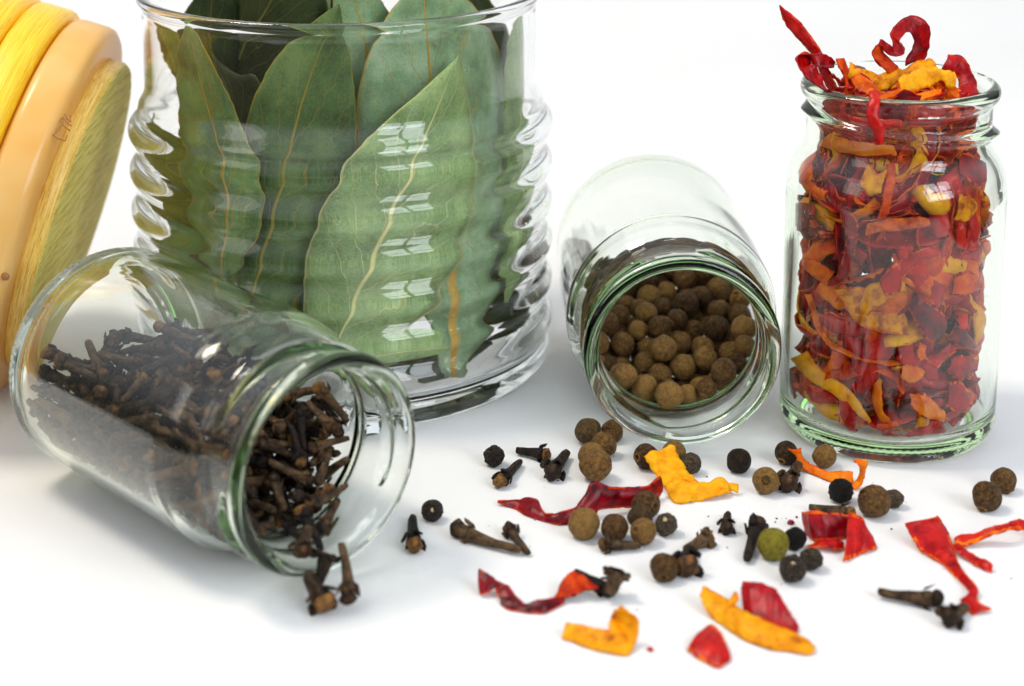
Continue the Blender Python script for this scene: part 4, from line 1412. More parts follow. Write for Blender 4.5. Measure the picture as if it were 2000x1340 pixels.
clove((1580, 990), (1674, 1003), 'clove lying behind the rolled red ring', 0, .3, girth=.9)
clove((1560, 905), (1536, 952), 'dark broken clove under the thin orange strip', 4, .2, girth=1.2, zh=.22)
clove((1714, 1158), (1848, 1170), 'long smooth clove pointing away from the forked red piece', 1, .2, girth=1.1)
clove((1885, 1185), (1848, 1212), 'short clove with its head to the viewer, at the hook of the forked red piece', 4, .5, girth=1.1, zh=.2)
clove((1124, 1117), (1200, 1158), 'dark clove running under the end of the twisted ribbon', 0, .5, girth=1.0)
clove((1192, 1160), (1206, 1110), 'stub of clove propped upright on the dark clove beside the twisted ribbon', 4, .3, girth=1.2, zt=.2, zh=.55)
GM = 'cloves at the mouth of the tipped jar'
clove((612, 1160), (645, 1060), 'clove with an open flower-like top leaning on the lip of the tipped jar', 3, .3, girth=1.25, zt=.15, zh=.95, group=GM)
clove((600, 1120), (640, 1188), 'clove with its bud hanging lowest in front of the tipped jar', 4, .2, girth=1.35, zt=.5, zh=.22, group=GM)
clove((668, 1060), (682, 1184), 'thin dark clove beside the open one at the lip of the tipped jar', 2, .6, girth=1.05, zt=.95, zh=.18, group=GM)
clove((600, 1030), (590, 1086), 'clove dropping its bud over the inside of the tipped jar lip', 4, .2, girth=1.15, zt=1.15, zh=.85, group=GM)


# ------------------------------------------------------------------ the heaps inside the three spice jars
def heap(data, n):
    v = [float(x) for x in data.split()]
    return [v[i:i + n] for i in range(0, len(v), n)]


CLOVE_HEAP = '''1 -5.74 34.43 1.54 1.71 -0.93 0.18 0.85
0 -4.59 34.68 0.58 1.2 0.09 -1.47 0.97
3 -6.71 36.04 2.46 1.45 -0.06 -0.85 0.98
1 -5.49 34.87 1.17 2.45 -0.1 -1.98 0.97
3 -5.32 34.76 2.12 0.27 -1.67 2.07 0.93
2 -6.88 37.24 2.33 -2.13 -0.63 -0.62 0.81
3 -7.61 34.96 2.27 2.96 0.42 1.17 0.97
0 -5.98 34.63 1.58 0.3 -1.21 -0.87 0.81
2 -3.82 32.68 0.95 -0.72 -2.58 -0.92 0.97
0 -5.56 35.76 2.38 0.25 -2.67 -1.78 0.86
1 -8.31 37.34 2.05 0.73 -2.64 -0.43 0.92
3 -8.76 36.31 2.72 1.18 0.18 2.42 0.81
1 -6.6 34.39 2.12 -2.79 0.43 -0.79 0.82
3 -3.76 34.8 1.48 -2.26 0.02 1.12 0.97
2 -5.09 34.93 2.57 0.22 -0.75 2.33 0.85
1 -5.19 34.46 0.64 2.26 0.69 0.14 0.9
0 -5.02 33.21 0.92 0.43 -2.23 0.9 0.84
0 -5.29 33.4 1.53 -0.99 0.31 -0.54 0.85
0 -4.89 33.97 0.87 0.35 0.46 2.61 0.93
3 -5.95 33.88 0.74 2.05 1.17 1.41 0.97
1 -7.97 37.63 2.53 0.01 -0.07 -1.23 0.82
0 -7.26 36.73 2.64 1.17 0.21 -0.33 0.89
1 -5.39 34.65 1.52 2.84 -0.07 -0.69 0.88
1 -6.43 33.13 2.17 0.98 -0.23 -2.72 0.84
1 -5.74 34.04 1.91 -1.38 0.32 0.11 0.93
0 -4.06 35.15 1.83 -1.71 -0.12 -0.63 0.85
0 -8.58 36.3 1.01 -1.86 0.17 0.56 0.98
0 -6.17 33.87 1.27 -1.5 -0.43 0.21 0.86
2 -8.37 34.83 1.68 0.64 0.1 2.09 0.99
2 -6.16 33.18 1.42 1.4 -0.46 -0.9 0.82
1 -6.08 33.72 2.5 1.7 -2.56 -0.44 0.96
2 -6.5 36.11 2.01 -0.21 -0.44 2.01 0.96
0 -5.33 35.51 2.13 -1.53 2.41 0.69 0.88
0 -5.91 34.16 1.12 1.09 2.64 0.36 0.89
0 -8.42 37.02 2.67 -0.2 -1.02 0.82 0.96
1 -4.94 34.86 1.54 -0.12 0.18 2.78 0.92
3 -4.13 34.28 0.71 -2.29 -0.52 -0.99 0.84
1 -6.66 33.37 1.64 -0.64 -3.05 -0.09 0.98
2 -4.18 33.74 1.1 0.74 -0.42 -1.38 0.95
1 -6.14 35.26 2.17 0.72 -0.02 1.09 0.84
3 -4.37 33.89 0.76 -2.32 0.7 1.54 0.89
3 -6.26 33.64 2.25 0.44 -0.34 2.69 0.92
3 -9.44 36.34 1.27 0.97 0.53 -0.36 0.86
1 -4.87 36.23 1.64 2.78 -0.37 0.46 0.86
1 -5.98 33.45 1.05 -1.16 0.08 0.28 0.94
1 -5.9 33.72 1.99 -0.78 0.15 -0.15 0.87
1 -6.83 36.02 1.95 -1.12 0.69 -0.96 0.98
3 -7.56 37.58 2.6 -0.27 -0.7 -0.55 0.92
0 -5.95 34.75 2.58 0.09 -0.55 2.62 0.88
1 -9.41 36.17 2.27 1.03 -0.02 -0.48 0.81
2 -6.81 38.31 2.06 1.04 -0.24 -2.42 0.82
0 -8.86 36.04 2.83 0.28 -0.21 2.59 0.92
2 -6.1 34.27 2.62 -0.74 0.04 -0.5 0.88
0 -8.09 37.48 2.27 0.6 -0.3 2.28 0.91
2 -5.26 33.44 0.71 -0.53 0.23 -2.8 0.92
0 -7.97 36.53 2.79 1.78 0.31 0.11 0.9
0 -7.51 34.96 1.1 -0.61 0.06 1.11 0.96
3 -8.97 36.84 1.81 0.85 0.46 0.92 1
2 -7.96 35.39 0.76 -1.58 -0.17 2.16 0.82
1 -4.7 34.14 1.93 -0.88 -0.57 -2.56 1
1 -4.45 36.06 2.01 -1.2 0.33 -0.5 0.83
0 -6.26 32.72 2.1 2.82 -0.32 -0.33 0.99
3 -6.51 35.34 2.16 -0.73 -0.98 2.84 0.9
1 -7.89 34.62 2.16 -0.01 -0.74 2.52 0.93
2 -5.69 32.74 1.54 2.36 0.18 0.65 0.99
0 -5.13 35.33 2.5 -0.27 0.08 -0.46 0.99
2 -6.46 37.92 1.96 0.49 -0.11 -2.65 0.83
1 -5.5 37.13 1.99 0.51 -0.32 1.51 0.86
3 -4.76 33.04 0.79 -1.79 -0.15 0.21 0.8
1 -4.22 34.28 1.89 1.79 0.61 -1.19 0.82
3 -8.23 36.32 2.21 -0.35 0.25 2.77 0.92
2 -5.6 37.59 2.4 0.15 -0.48 -1 0.9
1 -9.51 35.96 1.84 1.43 0.62 -0.45 0.8
2 -6.3 34.75 1.27 0.24 -2.63 1.63 0.84
0 -8.44 35.6 0.96 0.58 0.06 2.09 0.98
2 -3.63 35.22 2.43 0.11 -2.36 -0.33 0.98
0 -5.33 37.09 2.5 -1.37 -1.15 -2.19 0.86
1 -7.92 37.88 2.78 0.07 -0.19 -2.97 0.85
1 -5.13 35.58 1.26 -2.65 0.01 -1.19 0.86
0 -8.75 36.18 1.7 1.45 -0.07 1.59 0.99
1 -4.74 35.11 1.27 0.32 2.97 1.26 0.87
3 -7.07 36.6 1.74 0.14 -0.59 0.59 0.96
1 -6.6 34.95 2.32 -0.17 -0.54 0.61 0.95
0 -8.13 36.13 0.99 0.65 0.64 -1.99 0.87
1 -4.96 33.53 1.07 -0.02 3.11 -0.76 0.98
3 -6.13 35.64 2.47 -0.09 0.28 -2.95 0.94
1 -9.34 36.4 2.11 -1.08 -0.04 2.62 0.85
2 -8.91 36.41 0.96 1.33 0.27 0.77 0.87
1 -6.4 33.44 2.05 -0.39 0.75 0.25 0.87
3 -6.34 38.01 1.64 1.16 -2.91 -0.4 0.81
0 -6.88 34.48 1.94 0.81 0.15 0.84 0.87
2 -5.3 33.01 0.77 1.87 -0.71 -2.02 0.83
1 -8.79 37.03 0.83 -0.87 0.54 -2.18 0.93
0 -8.65 35.47 1.84 -0.39 0.15 0.1 0.88
3 -4.85 35.94 1.86 1.2 -1.73 1.7 0.84
3 -7.14 34.07 1.21 1.01 0.25 2.82 0.8
2 -7.52 34.51 1.61 2.65 0.06 0 0.98
3 -7.26 37.18 2.51 -0.15 0.2 -2.69 0.99
1 -8.64 36.02 1.99 -0.65 -0.21 -2.54 0.86
0 -8.64 35.85 2.48 0.05 0.16 1.83 0.94
1 -7.68 33.95 2.04 -1.33 0.59 -0.56 0.94
1 -6.13 34.37 1.98 -0.28 -0.69 2.33 0.81
2 -5.66 36.98 2.25 -0.04 0.29 -1.43 0.88
3 -6.86 34.24 2.27 1.65 -0.15 2.44 0.95
1 -3.91 34.45 0.9 -0.87 2.79 -0.81 0.83
2 -7.69 35.71 2.34 -1.75 -0.45 2.31 0.91
1 -6.37 34.32 0.77 -2.5 0.66 -1.08 0.83
0 -7.59 37.93 2.43 -0.27 -0.19 -0.38 0.89
3 -8.67 37.13 2.02 0.17 -0.34 3.07 0.95
0 -7.37 36.3 2.69 1.34 0.35 -2.78 0.95
0 -4.96 35.48 2.15 -0.25 -0.76 0.65 0.94
3 -4.87 35.03 0.74 0.66 -0.69 -1.15 0.85
2 -6.33 35.6 1.58 -0.26 0.11 -1.55 0.96
0 -5.29 36.57 2.08 -2.48 -0.12 1.29 0.99
1 -6.15 38.18 2.36 -0.36 -2.42 -0.73 0.84
0 -8.2 34.5 1.97 1.79 -0.11 -0.79 0.86
3 -7.02 35.07 2.09 0.85 -0.05 0.49 0.98
0 -8.41 35.93 1.74 -1.48 0.58 0.77 0.9
0 -7.08 34.16 1.53 -0 -0.3 0.71 0.87
1 -3.94 35.22 1.22 -0.46 -0.68 1.89 0.85
1 -6.27 36.39 2.21 0.59 -0.58 1.77 0.98
3 -5.1 35.15 0.89 -0.39 -0.89 -1.44 0.89
0 -5.68 34.99 2.52 -0.55 2.92 -0.51 0.96
3 -6.56 33.66 0.88 -2.24 -0.4 -1.07 0.84
3 -6.87 38.01 1.85 -0.81 0.24 -2.45 0.85
1 -4.59 34.42 1.25 2.38 -0.7 -1.12 0.86
0 -6.21 33.52 0.77 -1.42 0.16 1.86 0.83
1 -7.55 35.54 2.56 -1.03 -0.17 1.26 0.84
0 -3.5 33.18 0.94 -0.45 0.19 -1.81 0.87
1 -7.92 34.53 1.37 -0.62 -0.2 2.35 0.85
2 -6.5 38.27 2.16 1.1 -2.12 0.32 0.85
1 -4.15 34.76 2.1 0.54 -2.38 -1.46 0.8
2 -6.07 32.48 1.85 -1.37 -0.22 -0.36 0.88
2 -7.1 36.64 2.17 -1.45 0.53 -2.29 0.92
2 -7.64 37.17 1.92 0.21 -0.14 1.57 0.93
1 -6.52 34.34 2.42 0.65 0.1 -0.72 0.94
0 -7.69 34.81 1.74 -0.43 -2.78 0.07 0.95
2 -4.04 35.5 2.13 3.06 -0.15 1.23 0.95
3 -8.24 35.37 1.29 2.14 -2.49 0.04 0.95
0 -6.18 34.29 1.61 0.96 -2.86 -0.34 0.84
0 -7.84 35.65 1.7 -0.51 0.48 0.92 0.89
0 -7.93 35.4 1.51 1.92 -0.41 -2.27 0.87
1 -5.8 36.14 2.66 0.54 -2.86 0.86 0.91
1 -8.5 37.03 1.57 -1.43 -0.38 1.3 0.91
1 -6.88 33.71 1.12 -1.06 -0.41 -1 1
2 -7.01 35.36 2.46 0.39 -0.36 0.83 1
0 -5.77 32.97 1.84 0.29 -0.03 2.55 0.9
2 -9.35 36.81 2.75 1.36 -0.52 -2.26 0.92
2 -7.43 34.21 1.76 -1.48 2.38 0.77 0.93
0 -4.38 35.08 1.61 2.49 -0.67 -1.42 0.96
3 -9.1 37.04 2.24 0.54 0.66 -2.15 0.82
1 -4.59 35.81 1.38 -0.3 -0.19 -0.2 0.92
1 -9.15 36.73 1.28 1.81 0.58 0.28 0.85
0 -7.9 35.14 1.98 1.91 0.88 0.18 0.96
1 -7.15 33.65 2.3 -0.21 -3.08 0 0.84
2 -7.88 35.36 2.48 -1.62 -0.64 1.61 0.84
0 -4.52 33.5 1.31 0.82 -0.23 1.93 0.89
3 -6.14 37.45 2.52 1.13 -2.8 0.34 0.84
1 -6.75 36.94 2.73 2.09 0.12 -0.85 0.9
3 -7.14 38.57 2.7 -0.32 -0.25 2.55 1
3 -6.06 36.16 2.34 -0.87 -0.8 1.58 0.85
2 -4.92 36.56 2.25 -1.41 0.48 -0.15 0.98
0 -7.78 35.97 1.88 -1.63 -0.15 0.41 0.86
2 -7.17 36.01 2.19 -1.92 -0.53 2.17 0.89
2 -4.09 34.6 1.14 1.07 -0.02 1.72 0.84
3 -5.48 35.08 2.19 1.64 -0.84 1.23 0.95
2 -6.91 33.8 1.46 1.55 -0.49 -0.15 0.9
2 -7.39 38.13 2.2 -0.14 0.42 -2.69 0.95
1 -5.24 33.82 1.57 -0.94 0.6 1.76 0.98
0 -5.74 33.38 1.69 1.93 -0.13 -0.68 0.82
0 -8.98 35.78 1.5 0.18 0.16 1.81 0.93
2 -5.6 33.33 1.32 1.9 0.08 -2.21 0.92
1 -6.23 33.58 1.37 -1.71 -0.03 -0.4 0.81
2 -6.4 36.17 2.4 1.1 -0.52 2.13 0.87
1 -5.04 34.13 2.48 1.73 -0.09 1.97 0.95
2 -5.92 36.84 2.58 0.85 0.08 1.16 0.89
2 -3.58 33.43 1.23 -0.41 0.32 -2.67 0.9
1 -8.7 36.2 1.37 -0.05 0.22 2.26 0.91
2 -8.89 35.7 1.22 -1.8 -0.11 -0.68 0.82
1 -8.05 35.75 2.12 1.8 -0.13 -1.85 0.86
2 -5.2 35.89 2.1 0.13 2.46 1.99 0.83
2 -8.17 36.93 2.46 0.61 0.23 -1.58 0.91
1 -6.09 33.31 2.38 -0.72 0.38 -0.51 0.86
2 -4.31 34.56 1.34 0.8 -0.08 2.05 0.94
2 -6.14 36.94 1.68 0.43 0.54 -2.81 0.82
0 -7.12 38 2.85 0.93 -0.46 -2.95 0.95
1 -8.81 35.51 2.37 -0.01 -2.86 -0.58 0.96
3 -6.39 32.93 1.75 1.5 2.78 -0.39 1
0 -9.56 36.2 1.63 -0.36 -0.88 2.51 0.86
2 -7.51 37.1 1.6 1.56 0.02 -3.08 0.85
0 -4.17 35.59 1.78 -2.98 0.02 -0.39 1
0 -6.84 38.73 2.63 0.4 0.36 2.44 0.86
1 -6.04 34.92 1.97 0.55 -0.19 0.83 0.94
0 -4.28 33.86 1.53 -0.65 0.51 0.05 0.83
0 -8.01 36.54 2 -1.35 0.29 -0.55 0.96
0 -7.8 35.13 1.01 -0.1 -0.38 -2.27 0.91
0 -7.16 35.75 2.45 -0.92 -0.5 1.32 0.95
3 -8.2 36.49 1.74 -0.17 0.65 -0.3 0.85
1 -5.52 34.52 0.49 -1.7 0.26 1.78 0.98
2 -5.94 37.33 2.22 0.37 0.5 1.16 0.96
1 -6.99 33.95 1.75 0.88 -0.48 0.5 0.93
0 -6.05 33.89 1.73 0.81 -0.12 2.98 0.93
2 -5.66 36.22 2.26 0.53 -2.91 -1 0.91
3 -4.82 34.33 1.55 -0.55 -2.75 1.14 0.9
1 -5 33.68 0.52 -1.49 -0.13 0.27 1
1 -5.58 34.48 2.63 1.2 0.31 -1.24 0.92
0 -3.57 34.51 1.3 0.76 2.47 -0.62 0.89
0 -9.03 36.53 2.23 0.24 0.35 -0.5 0.98
3 -3.74 34.22 1.38 0.31 2.32 1.01 0.85
1 -9.24 35.77 1.98 1.13 -2.61 -0.36 0.81
0 -6.73 38.74 2.35 -1.29 -0.39 -0.71 0.81
3 -6.72 33.52 1.98 -2.18 0.01 1.47 0.97
0 -3.89 33.74 0.93 -1.24 -0.64 0.19 0.96
1 -6.85 35.44 1.84 -0.87 0.12 -2.95 0.97
0 -5.95 34.43 2.36 -0.23 0.48 -0.56 0.96
1 -7.56 38.18 2.62 -0.17 0.1 0.19 0.86
0 -6.68 37.93 2.27 0.93 -2.87 0.2 0.84
2 -8.84 36.91 2.57 -0.94 -0.13 -2.27 0.9
0 -7.81 36.77 2.42 1.12 0.02 1.39 0.82
0 -7.58 35.43 1.99 0.35 -0.14 2.25 0.81
3 -4.24 35.3 1.18 -1.19 0.01 -1.55 0.84
3 -7.25 35.67 2.05 -1.19 0.3 2.53 0.86
3 -5.21 32.62 1.14 1.46 -2.71 -0.06 0.86
1 -9.27 36.84 0.95 -0.78 -0.36 -2.07 0.86
3 -4.12 32.73 0.81 0.08 -0.14 2.21 0.83
2 -8.69 36.3 0.68 -0.5 -0.07 -0.68 0.85
2 -5.43 34.1 1.05 0.41 -0.35 -2.4 0.95
3 -4.6 34.32 0.94 -0.53 -0.35 -1.15 0.87
0 -8.58 36.68 2.71 -1.37 0.43 -1.07 0.97
2 -5.92 32.69 1.3 1.13 0.63 0.25 0.89
2 -5.2 35 1.87 -0.18 -0.1 -0.29 0.92
1 -5.32 33.74 2.14 -2.36 -0.25 1.64 0.92
1 -9.09 36.58 1.57 -1.19 -2.66 0.76 0.88
1 -8.69 36.81 2 0.57 0.72 0.08 0.82
0 -8.96 35.31 2.13 -0.16 0.23 -0.65 0.96
2 -7.17 34.76 1.07 0.57 -2.91 1 0.98
1 -8.19 35.9 2.51 0.05 -0.02 -1.67 0.98
1 -6.98 37.32 1.86 -1.14 -0.38 1.44 0.85
2 -9.26 36.91 1.52 -1.08 -2.07 1.13 0.82
2 -6.35 37.76 2.37 -1.61 0.58 -1.18 0.98
1 -7.52 35.73 0.71 -0.53 2.84 -0.4 0.99
2 -9.28 36.14 1.91 -0.08 0.45 -0.2 0.84
3 -4.39 33.33 0.88 -2.48 -0.01 -0.86 0.97
3 -4.71 34.84 2.14 -0.66 0.13 -0.9 0.93
2 -4.86 35.66 1.57 -1.21 -0.05 2.75 1
1 -6.52 37.3 2.29 1.09 -0.16 -0.84 0.84
1 -8.12 37.13 1.61 -0.13 -0.27 -1.62 0.91
3 -8.42 34.69 2.22 -0.93 0.03 2.15 0.88
2 -4.96 34.5 0.99 -1.55 -2.08 -0.54 0.81
2 -4.48 35.27 2.03 -0.55 2.55 0.83 0.88
0 -7.58 36.39 2.27 -0.06 -0.24 1.18 0.94
0 -6.45 35.68 2.1 -0.99 -0.19 -2.99 0.89
0 -7.47 34.57 2.56 -0.21 -0.15 -2.18 0.9
1 -4.09 34.79 1.55 0.34 0.15 1.51 0.82
1 -5.02 35.36 1.64 3.07 0.11 -0.3 0.83
3 -5.55 33.18 0.95 -0.44 0.14 -2.58 0.97
1 -7.2 34.76 1.87 2.67 0.39 0.68 0.91
3 -7.34 34.61 2.25 -1.57 0.15 0.3 0.88
2 -6.36 32.98 1.39 -1.86 0.62 2.2 0.8
1 -6.75 35.32 1.12 1.65 -0.73 -1.3 0.93
0 -5.73 33.66 0.54 -0.12 -0.46 -2.19 0.88
1 -3.66 35.32 2.1 0.03 2.31 2.35 0.88
0 -7.67 34.24 2.26 1.86 0.33 -0.37 0.83
3 -4.97 32.4 1.27 1.39 -2.39 0.15 0.96
2 -6.9 34.59 0.62 -2.01 -0.13 -0.75 0.94
2 -7.92 37.49 1.71 -0.43 0.63 -0.27 0.85
2 -8.58 37.48 2.66 -0.87 -0.9 0.43 0.93
1 -7.5 35.06 0.72 -2.26 -0.19 -1.15 0.89
3 -4.94 33.94 1.31 -0.9 0.43 1.27 0.98
2 -3.65 34.67 1.78 -0.01 3.09 0.54 0.84
3 -4.7 35.6 1.98 0.07 -0.56 0.27 0.84
2 -4.66 34.55 1.8 1.64 -0 3 0.85
0 -4.24 35.58 2.49 0.22 -0.03 -2.55 0.85
1 -3.76 34.99 2.19 -0.23 0.3 -0.8 0.93
2 -4.34 34.48 1.01 -0.03 2.83 -1.15 0.9
0 -8.3 35.91 2.04 -0.87 -0.6 -2.29 0.86
0 -5.94 34.7 2.19 2.69 0.43 -0.17 0.85
3 -7.1 33.78 2.01 0.25 0.6 -1.44 0.95
0 -5.62 33.99 0.76 0.84 -0.04 -1.1 0.88
2 -7.68 37.11 2.82 0.43 -0.22 -0.25 0.97
3 -8.3 35.07 2 0.29 2.89 -1.25 0.82
1 -6.8 34.76 0.93 -1.98 -0.11 0.64 0.91
1 -9.29 36.25 2.56 1.88 0.06 2.38 0.97
1 -6.58 34.35 1.35 -1.52 -0.29 -1.57 0.82
1 -5.09 34.73 0.74 0.6 -0.85 -2.76 0.82
0 -6.68 37.66 2.67 0.57 0 -3.11 0.98'''
BERRY_HEAP = '''4.4 44.55 2.27 0.11 0.17 -1.32 0.31
3.41 45.13 2.23 -0.4 3.05 0.7 0.25
1.62 44.68 2.51 1.94 -0 -1.78 0.28
3.93 39.49 0.86 -2.3 -0.51 -0.85 0.23
3.89 41.43 1.33 -1.38 -1.33 -1.06 0.31
4.88 41.57 1.01 0.63 -0.69 2.35 0.29
2.5 41.84 0.86 0.92 1.36 2.3 0.3
4.72 43.48 1.72 0.85 -0.59 -0.95 0.23
4.78 41.64 1.62 0.03 -3.05 0.56 0.31
5.06 42.57 1.21 1.55 -0.2 0.84 0.29
4.34 42.6 1.53 -0.32 -0.28 0.89 0.26
5.42 43.61 2.33 -1.22 0.12 -0.93 0.31
4.45 41.29 1.28 1.12 -3.02 -0.42 0.27
4.9 44.21 2.38 -1.05 0.52 -1.03 0.3
5.01 42.52 1.75 0.26 0.83 1.46 0.24
4.46 40.73 1.23 0.03 -0.35 2.42 0.28
3.07 44.23 1.87 -1.96 -1.07 -1.27 0.28
3.01 41.89 0.53 -0.1 -2.79 0.66 0.24
3.18 42.02 1.86 1.94 -1.04 0.01 0.26
3.07 40.09 0.6 0.4 0.16 -0.78 0.23
4.75 39.62 1.34 -2 2.13 -0.43 0.3
3.92 44.18 1.43 -0.77 -0.24 -1.99 0.31
3.32 43.54 2.15 -2.22 0.17 -0.67 0.25
3.9 40.25 0.56 -0.55 -1.93 2.03 0.29
5.14 42.01 1.26 -0.5 -0.96 -1.88 0.27
2.19 44.21 1.94 -0.88 0.54 3.01 0.27
2.58 41.23 1.4 2.96 -1.1 -0.45 0.28
2.55 39.51 1.3 0.81 0.76 -2.31 0.26
5.1 41.06 1.21 -0.93 0.35 1 0.29
3.86 45.31 2.37 0.07 -1.29 -2.76 0.25
4.91 40.62 0.95 -1.57 0.4 -1.36 0.25
2.18 40.71 1.09 0.1 -0.77 0.51 0.24
5.46 44.2 2.23 1.54 -2.29 -0.21 0.26
4.7 42.23 1.47 -1.92 -0.54 -2.02 0.25
4.23 40.87 0.54 -1.16 3.04 0.32 0.24
5.34 43.87 1.78 0.99 -2.27 -0.35 0.29
5 43.13 2.08 0.2 -2.35 1.95 0.3
2.8 45.27 2.23 0.66 2.07 0.1 0.27
2.21 43.69 2.17 -1.43 0.56 0.76 0.28
4.37 41.58 0.66 1.77 -0.46 -0.01 0.29
2.49 40.03 1.04 -0.01 2.31 0.36 0.31
2.97 41.63 1.57 0.44 2.13 -0.65 0.24
3.63 42.53 1.83 1.07 -2.64 -0.86 0.23
5.27 41.53 1.38 -1.12 0.58 -2.64 0.23
1.89 43.68 1.45 -0.37 2.47 0.55 0.27
1.79 45.31 2.33 -1.93 -0.8 -1.11 0.24
4.54 42.73 2.01 -2.57 0.01 0.97 0.27
4.37 44.1 1.85 1.86 -0.57 -0.99 0.29
4.08 41.93 0.99 -1.01 0.55 1.75 0.25
3.5 39.16 0.97 -2.38 -1.1 -0.53 0.31
3.14 45.27 1.79 -2.29 -0.52 1.54 0.28
2.35 43.48 1.67 -1.49 -1.25 -1.17 0.26
5.35 40.68 1.54 -0.89 -2.17 -1.25 0.26
2.61 42.42 0.72 0.87 -0.62 -0.24 0.25
3.05 42.52 1.79 -0.22 -2.24 1.52 0.25
3.08 40.77 1.11 0.74 -2.52 0.31 0.26
2.52 41.06 0.84 -3.01 0.04 1.42 0.3
3.59 43.99 1.89 0.86 -1.17 0.09 0.28
3.61 41.02 0.98 1.13 -1.97 0.08 0.29
4.65 41.07 0.8 0.92 0.85 0.14 0.28
5.46 42.67 1.96 -0.73 -0.05 2.35 0.25
5.44 43.33 1.85 0.81 -0.51 1.79 0.23
5.07 45.05 2.41 0.05 -2.86 0.57 0.24
3.04 41.75 1.06 0.63 -2.64 0.57 0.27
3.86 43 1.51 0.77 -0.17 0.02 0.29
4.76 40.1 0.99 -1.01 0.11 0.76 0.28
5.34 44.98 1.71 1.14 -3 -0.47 0.25
2.99 39.64 0.97 -2.41 -0.79 0.37 0.29
3.56 44.55 2.34 -1.77 -1.03 0.71 0.31
3.45 43.98 2.4 -0.64 -2.99 -0.99 0.23
3.08 43.69 1.68 0.38 0.52 -2.55 0.28
3.92 40.53 1.09 -0.27 2.72 -1.46 0.3
4.89 44.65 1.92 -0.78 1.52 -1.27 0.29
2.14 45.28 1.96 0.64 -0.07 -1.55 0.26
5.41 45.27 2.12 1.67 0.47 -0.13 0.25
2.75 42.96 1.71 -1.46 0.15 0.89 0.27
4.44 40.42 0.67 -0.66 -0.95 2.07 0.26
1.86 45.25 1.51 0.91 -0.44 -2.89 0.26
1.9 41.85 1.47 0.09 0.76 1.96 0.26
3.4 40.41 0.47 1.53 -2.81 0.34 0.24
2.21 42.98 1.84 0.23 1.07 -0.6 0.27
3.94 44.53 1.9 0.57 -1.11 -1.03 0.27
2.87 42.17 1.41 -1.36 1.03 0.81 0.29
2.62 43.9 1.86 -1.43 0.67 0.33 0.25
5.17 40.31 1.24 -0.16 -0.53 -1.29 0.23
4.87 45.3 1.95 -2.67 0.1 -1.37 0.31
4.77 43.58 2.41 -1.27 1.99 -1.2 0.29
1.62 44.34 2.08 0.27 0.04 2.5 0.25
2.14 41.47 1.14 1.19 -0.45 -0.18 0.27
3.31 43.03 1.9 -2.15 0.37 -0.42 0.3
4.84 44.21 1.6 0.36 0.67 -2.42 0.24
4.14 42.27 1.98 -2.18 0.41 -1.73 0.31
2.06 43.15 2.36 -0.98 0.77 0.01 0.28
5.4 44.75 2.17 0.98 0.63 2.55 0.26
1.95 41.01 1.5 -2.87 0.63 -0.48 0.31
1.7 44.9 1.96 0.33 -1.03 -0.56 0.31
3.15 42.42 0.57 -0.58 -0.64 3.03 0.3
2.55 42.02 1.82 0.87 -0.21 -1.87 0.24
1.8 43.37 1.91 1.36 -0.44 0.28 0.28
5.16 43.43 1.4 2.39 -0.03 0.45 0.3
4.84 43.87 1.97 -3.12 -0.06 -0.07 0.23
4.39 45.3 2.29 -0.04 0.1 -2.16 0.27
3.76 43.39 1.91 -0.23 -2.31 -1.64 0.26
3.88 42.29 1.41 0.85 2.12 0.9 0.3
1.87 44.66 1.42 0.41 1.1 -0.66 0.26
3.19 41.27 1.27 1.4 -0.57 -1.44 0.26
3.47 41.86 1.42 -1.96 1.04 -1.56 0.28
2.75 43.41 2.03 1.04 0.37 -1.76 0.27
3.45 44.8 1.82 1.9 -0.6 -1.53 0.26
3.01 44.73 2.14 -0.75 -0.27 0.19 0.27
2.64 44.24 2.25 1.68 1.06 -1.07 0.26
1.96 42.82 1.35 -1.56 0.14 -1.5 0.27
1.77 44.18 1.61 -0.75 1.33 0.59 0.25
4.12 41.14 0.93 1.11 0.21 -3.14 0.23
3.52 39.82 0.75 -0.21 -0.23 -0.81 0.3
2.52 41.76 1.41 -0.83 0.64 1.92 0.24
4.07 43.62 1.55 1.74 0.21 1.44 0.25
1.85 42.36 1.65 -1.61 -1.39 0.52 0.27
5.38 44.42 1.77 -1.21 2.27 -0.02 0.24
2.93 41.41 0.66 -0.71 1.22 1.13 0.25
4.3 43.17 1.81 -0.5 -1.03 0.1 0.26
3.09 44.29 2.45 -1.29 0.09 1.41 0.23
3.37 42.71 1.42 -0.73 1.77 0.9 0.27
3.47 40.56 1.53 2.11 0.04 -2.35 0.31
4.29 41.91 1.47 0.71 -0.85 0.94 0.26
5.38 42.13 1.76 -1.23 -3.09 -0.22 0.29
2.42 42.5 1.61 -0.43 -0.67 1.03 0.29
3.88 41.79 1.78 1.67 -0.75 -0.75 0.26
4.77 42.97 1.54 -2.34 -0.49 1.6 0.29
4.23 43.6 2.16 -0.73 0.76 -1.08 0.29
3.38 40.34 0.98 0.69 -1.64 1.46 0.27
3.97 44.13 2.28 0.23 0.76 -2.21 0.27
2.22 41.5 1.79 1.19 0.55 -0 0.3
4.36 39.39 1.03 2.36 0.75 0.13 0.23
4.87 42.09 1.92 -0.61 -2.82 0.27 0.23
4.27 39.88 0.82 -1.69 -1.79 -1.17 0.27
3.73 40.79 0.47 -0.85 -2.11 0.11 0.26
1.7 42.86 1.81 -2.24 0.16 -1.66 0.24
2.24 44.73 2.22 -0.68 -2.97 0.59 0.3
2.75 40.5 0.73 -1.66 -0.52 -2.24 0.3
5.4 41.2 1.8 -0.38 0.06 -0.59 0.3
1.65 43.82 2.22 -0.91 2.29 -0.55 0.28
2.2 43.91 1.04 -1.43 0.68 1.93 0.28
3.46 41.38 1.75 -2.49 -1.3 0.57 0.28'''
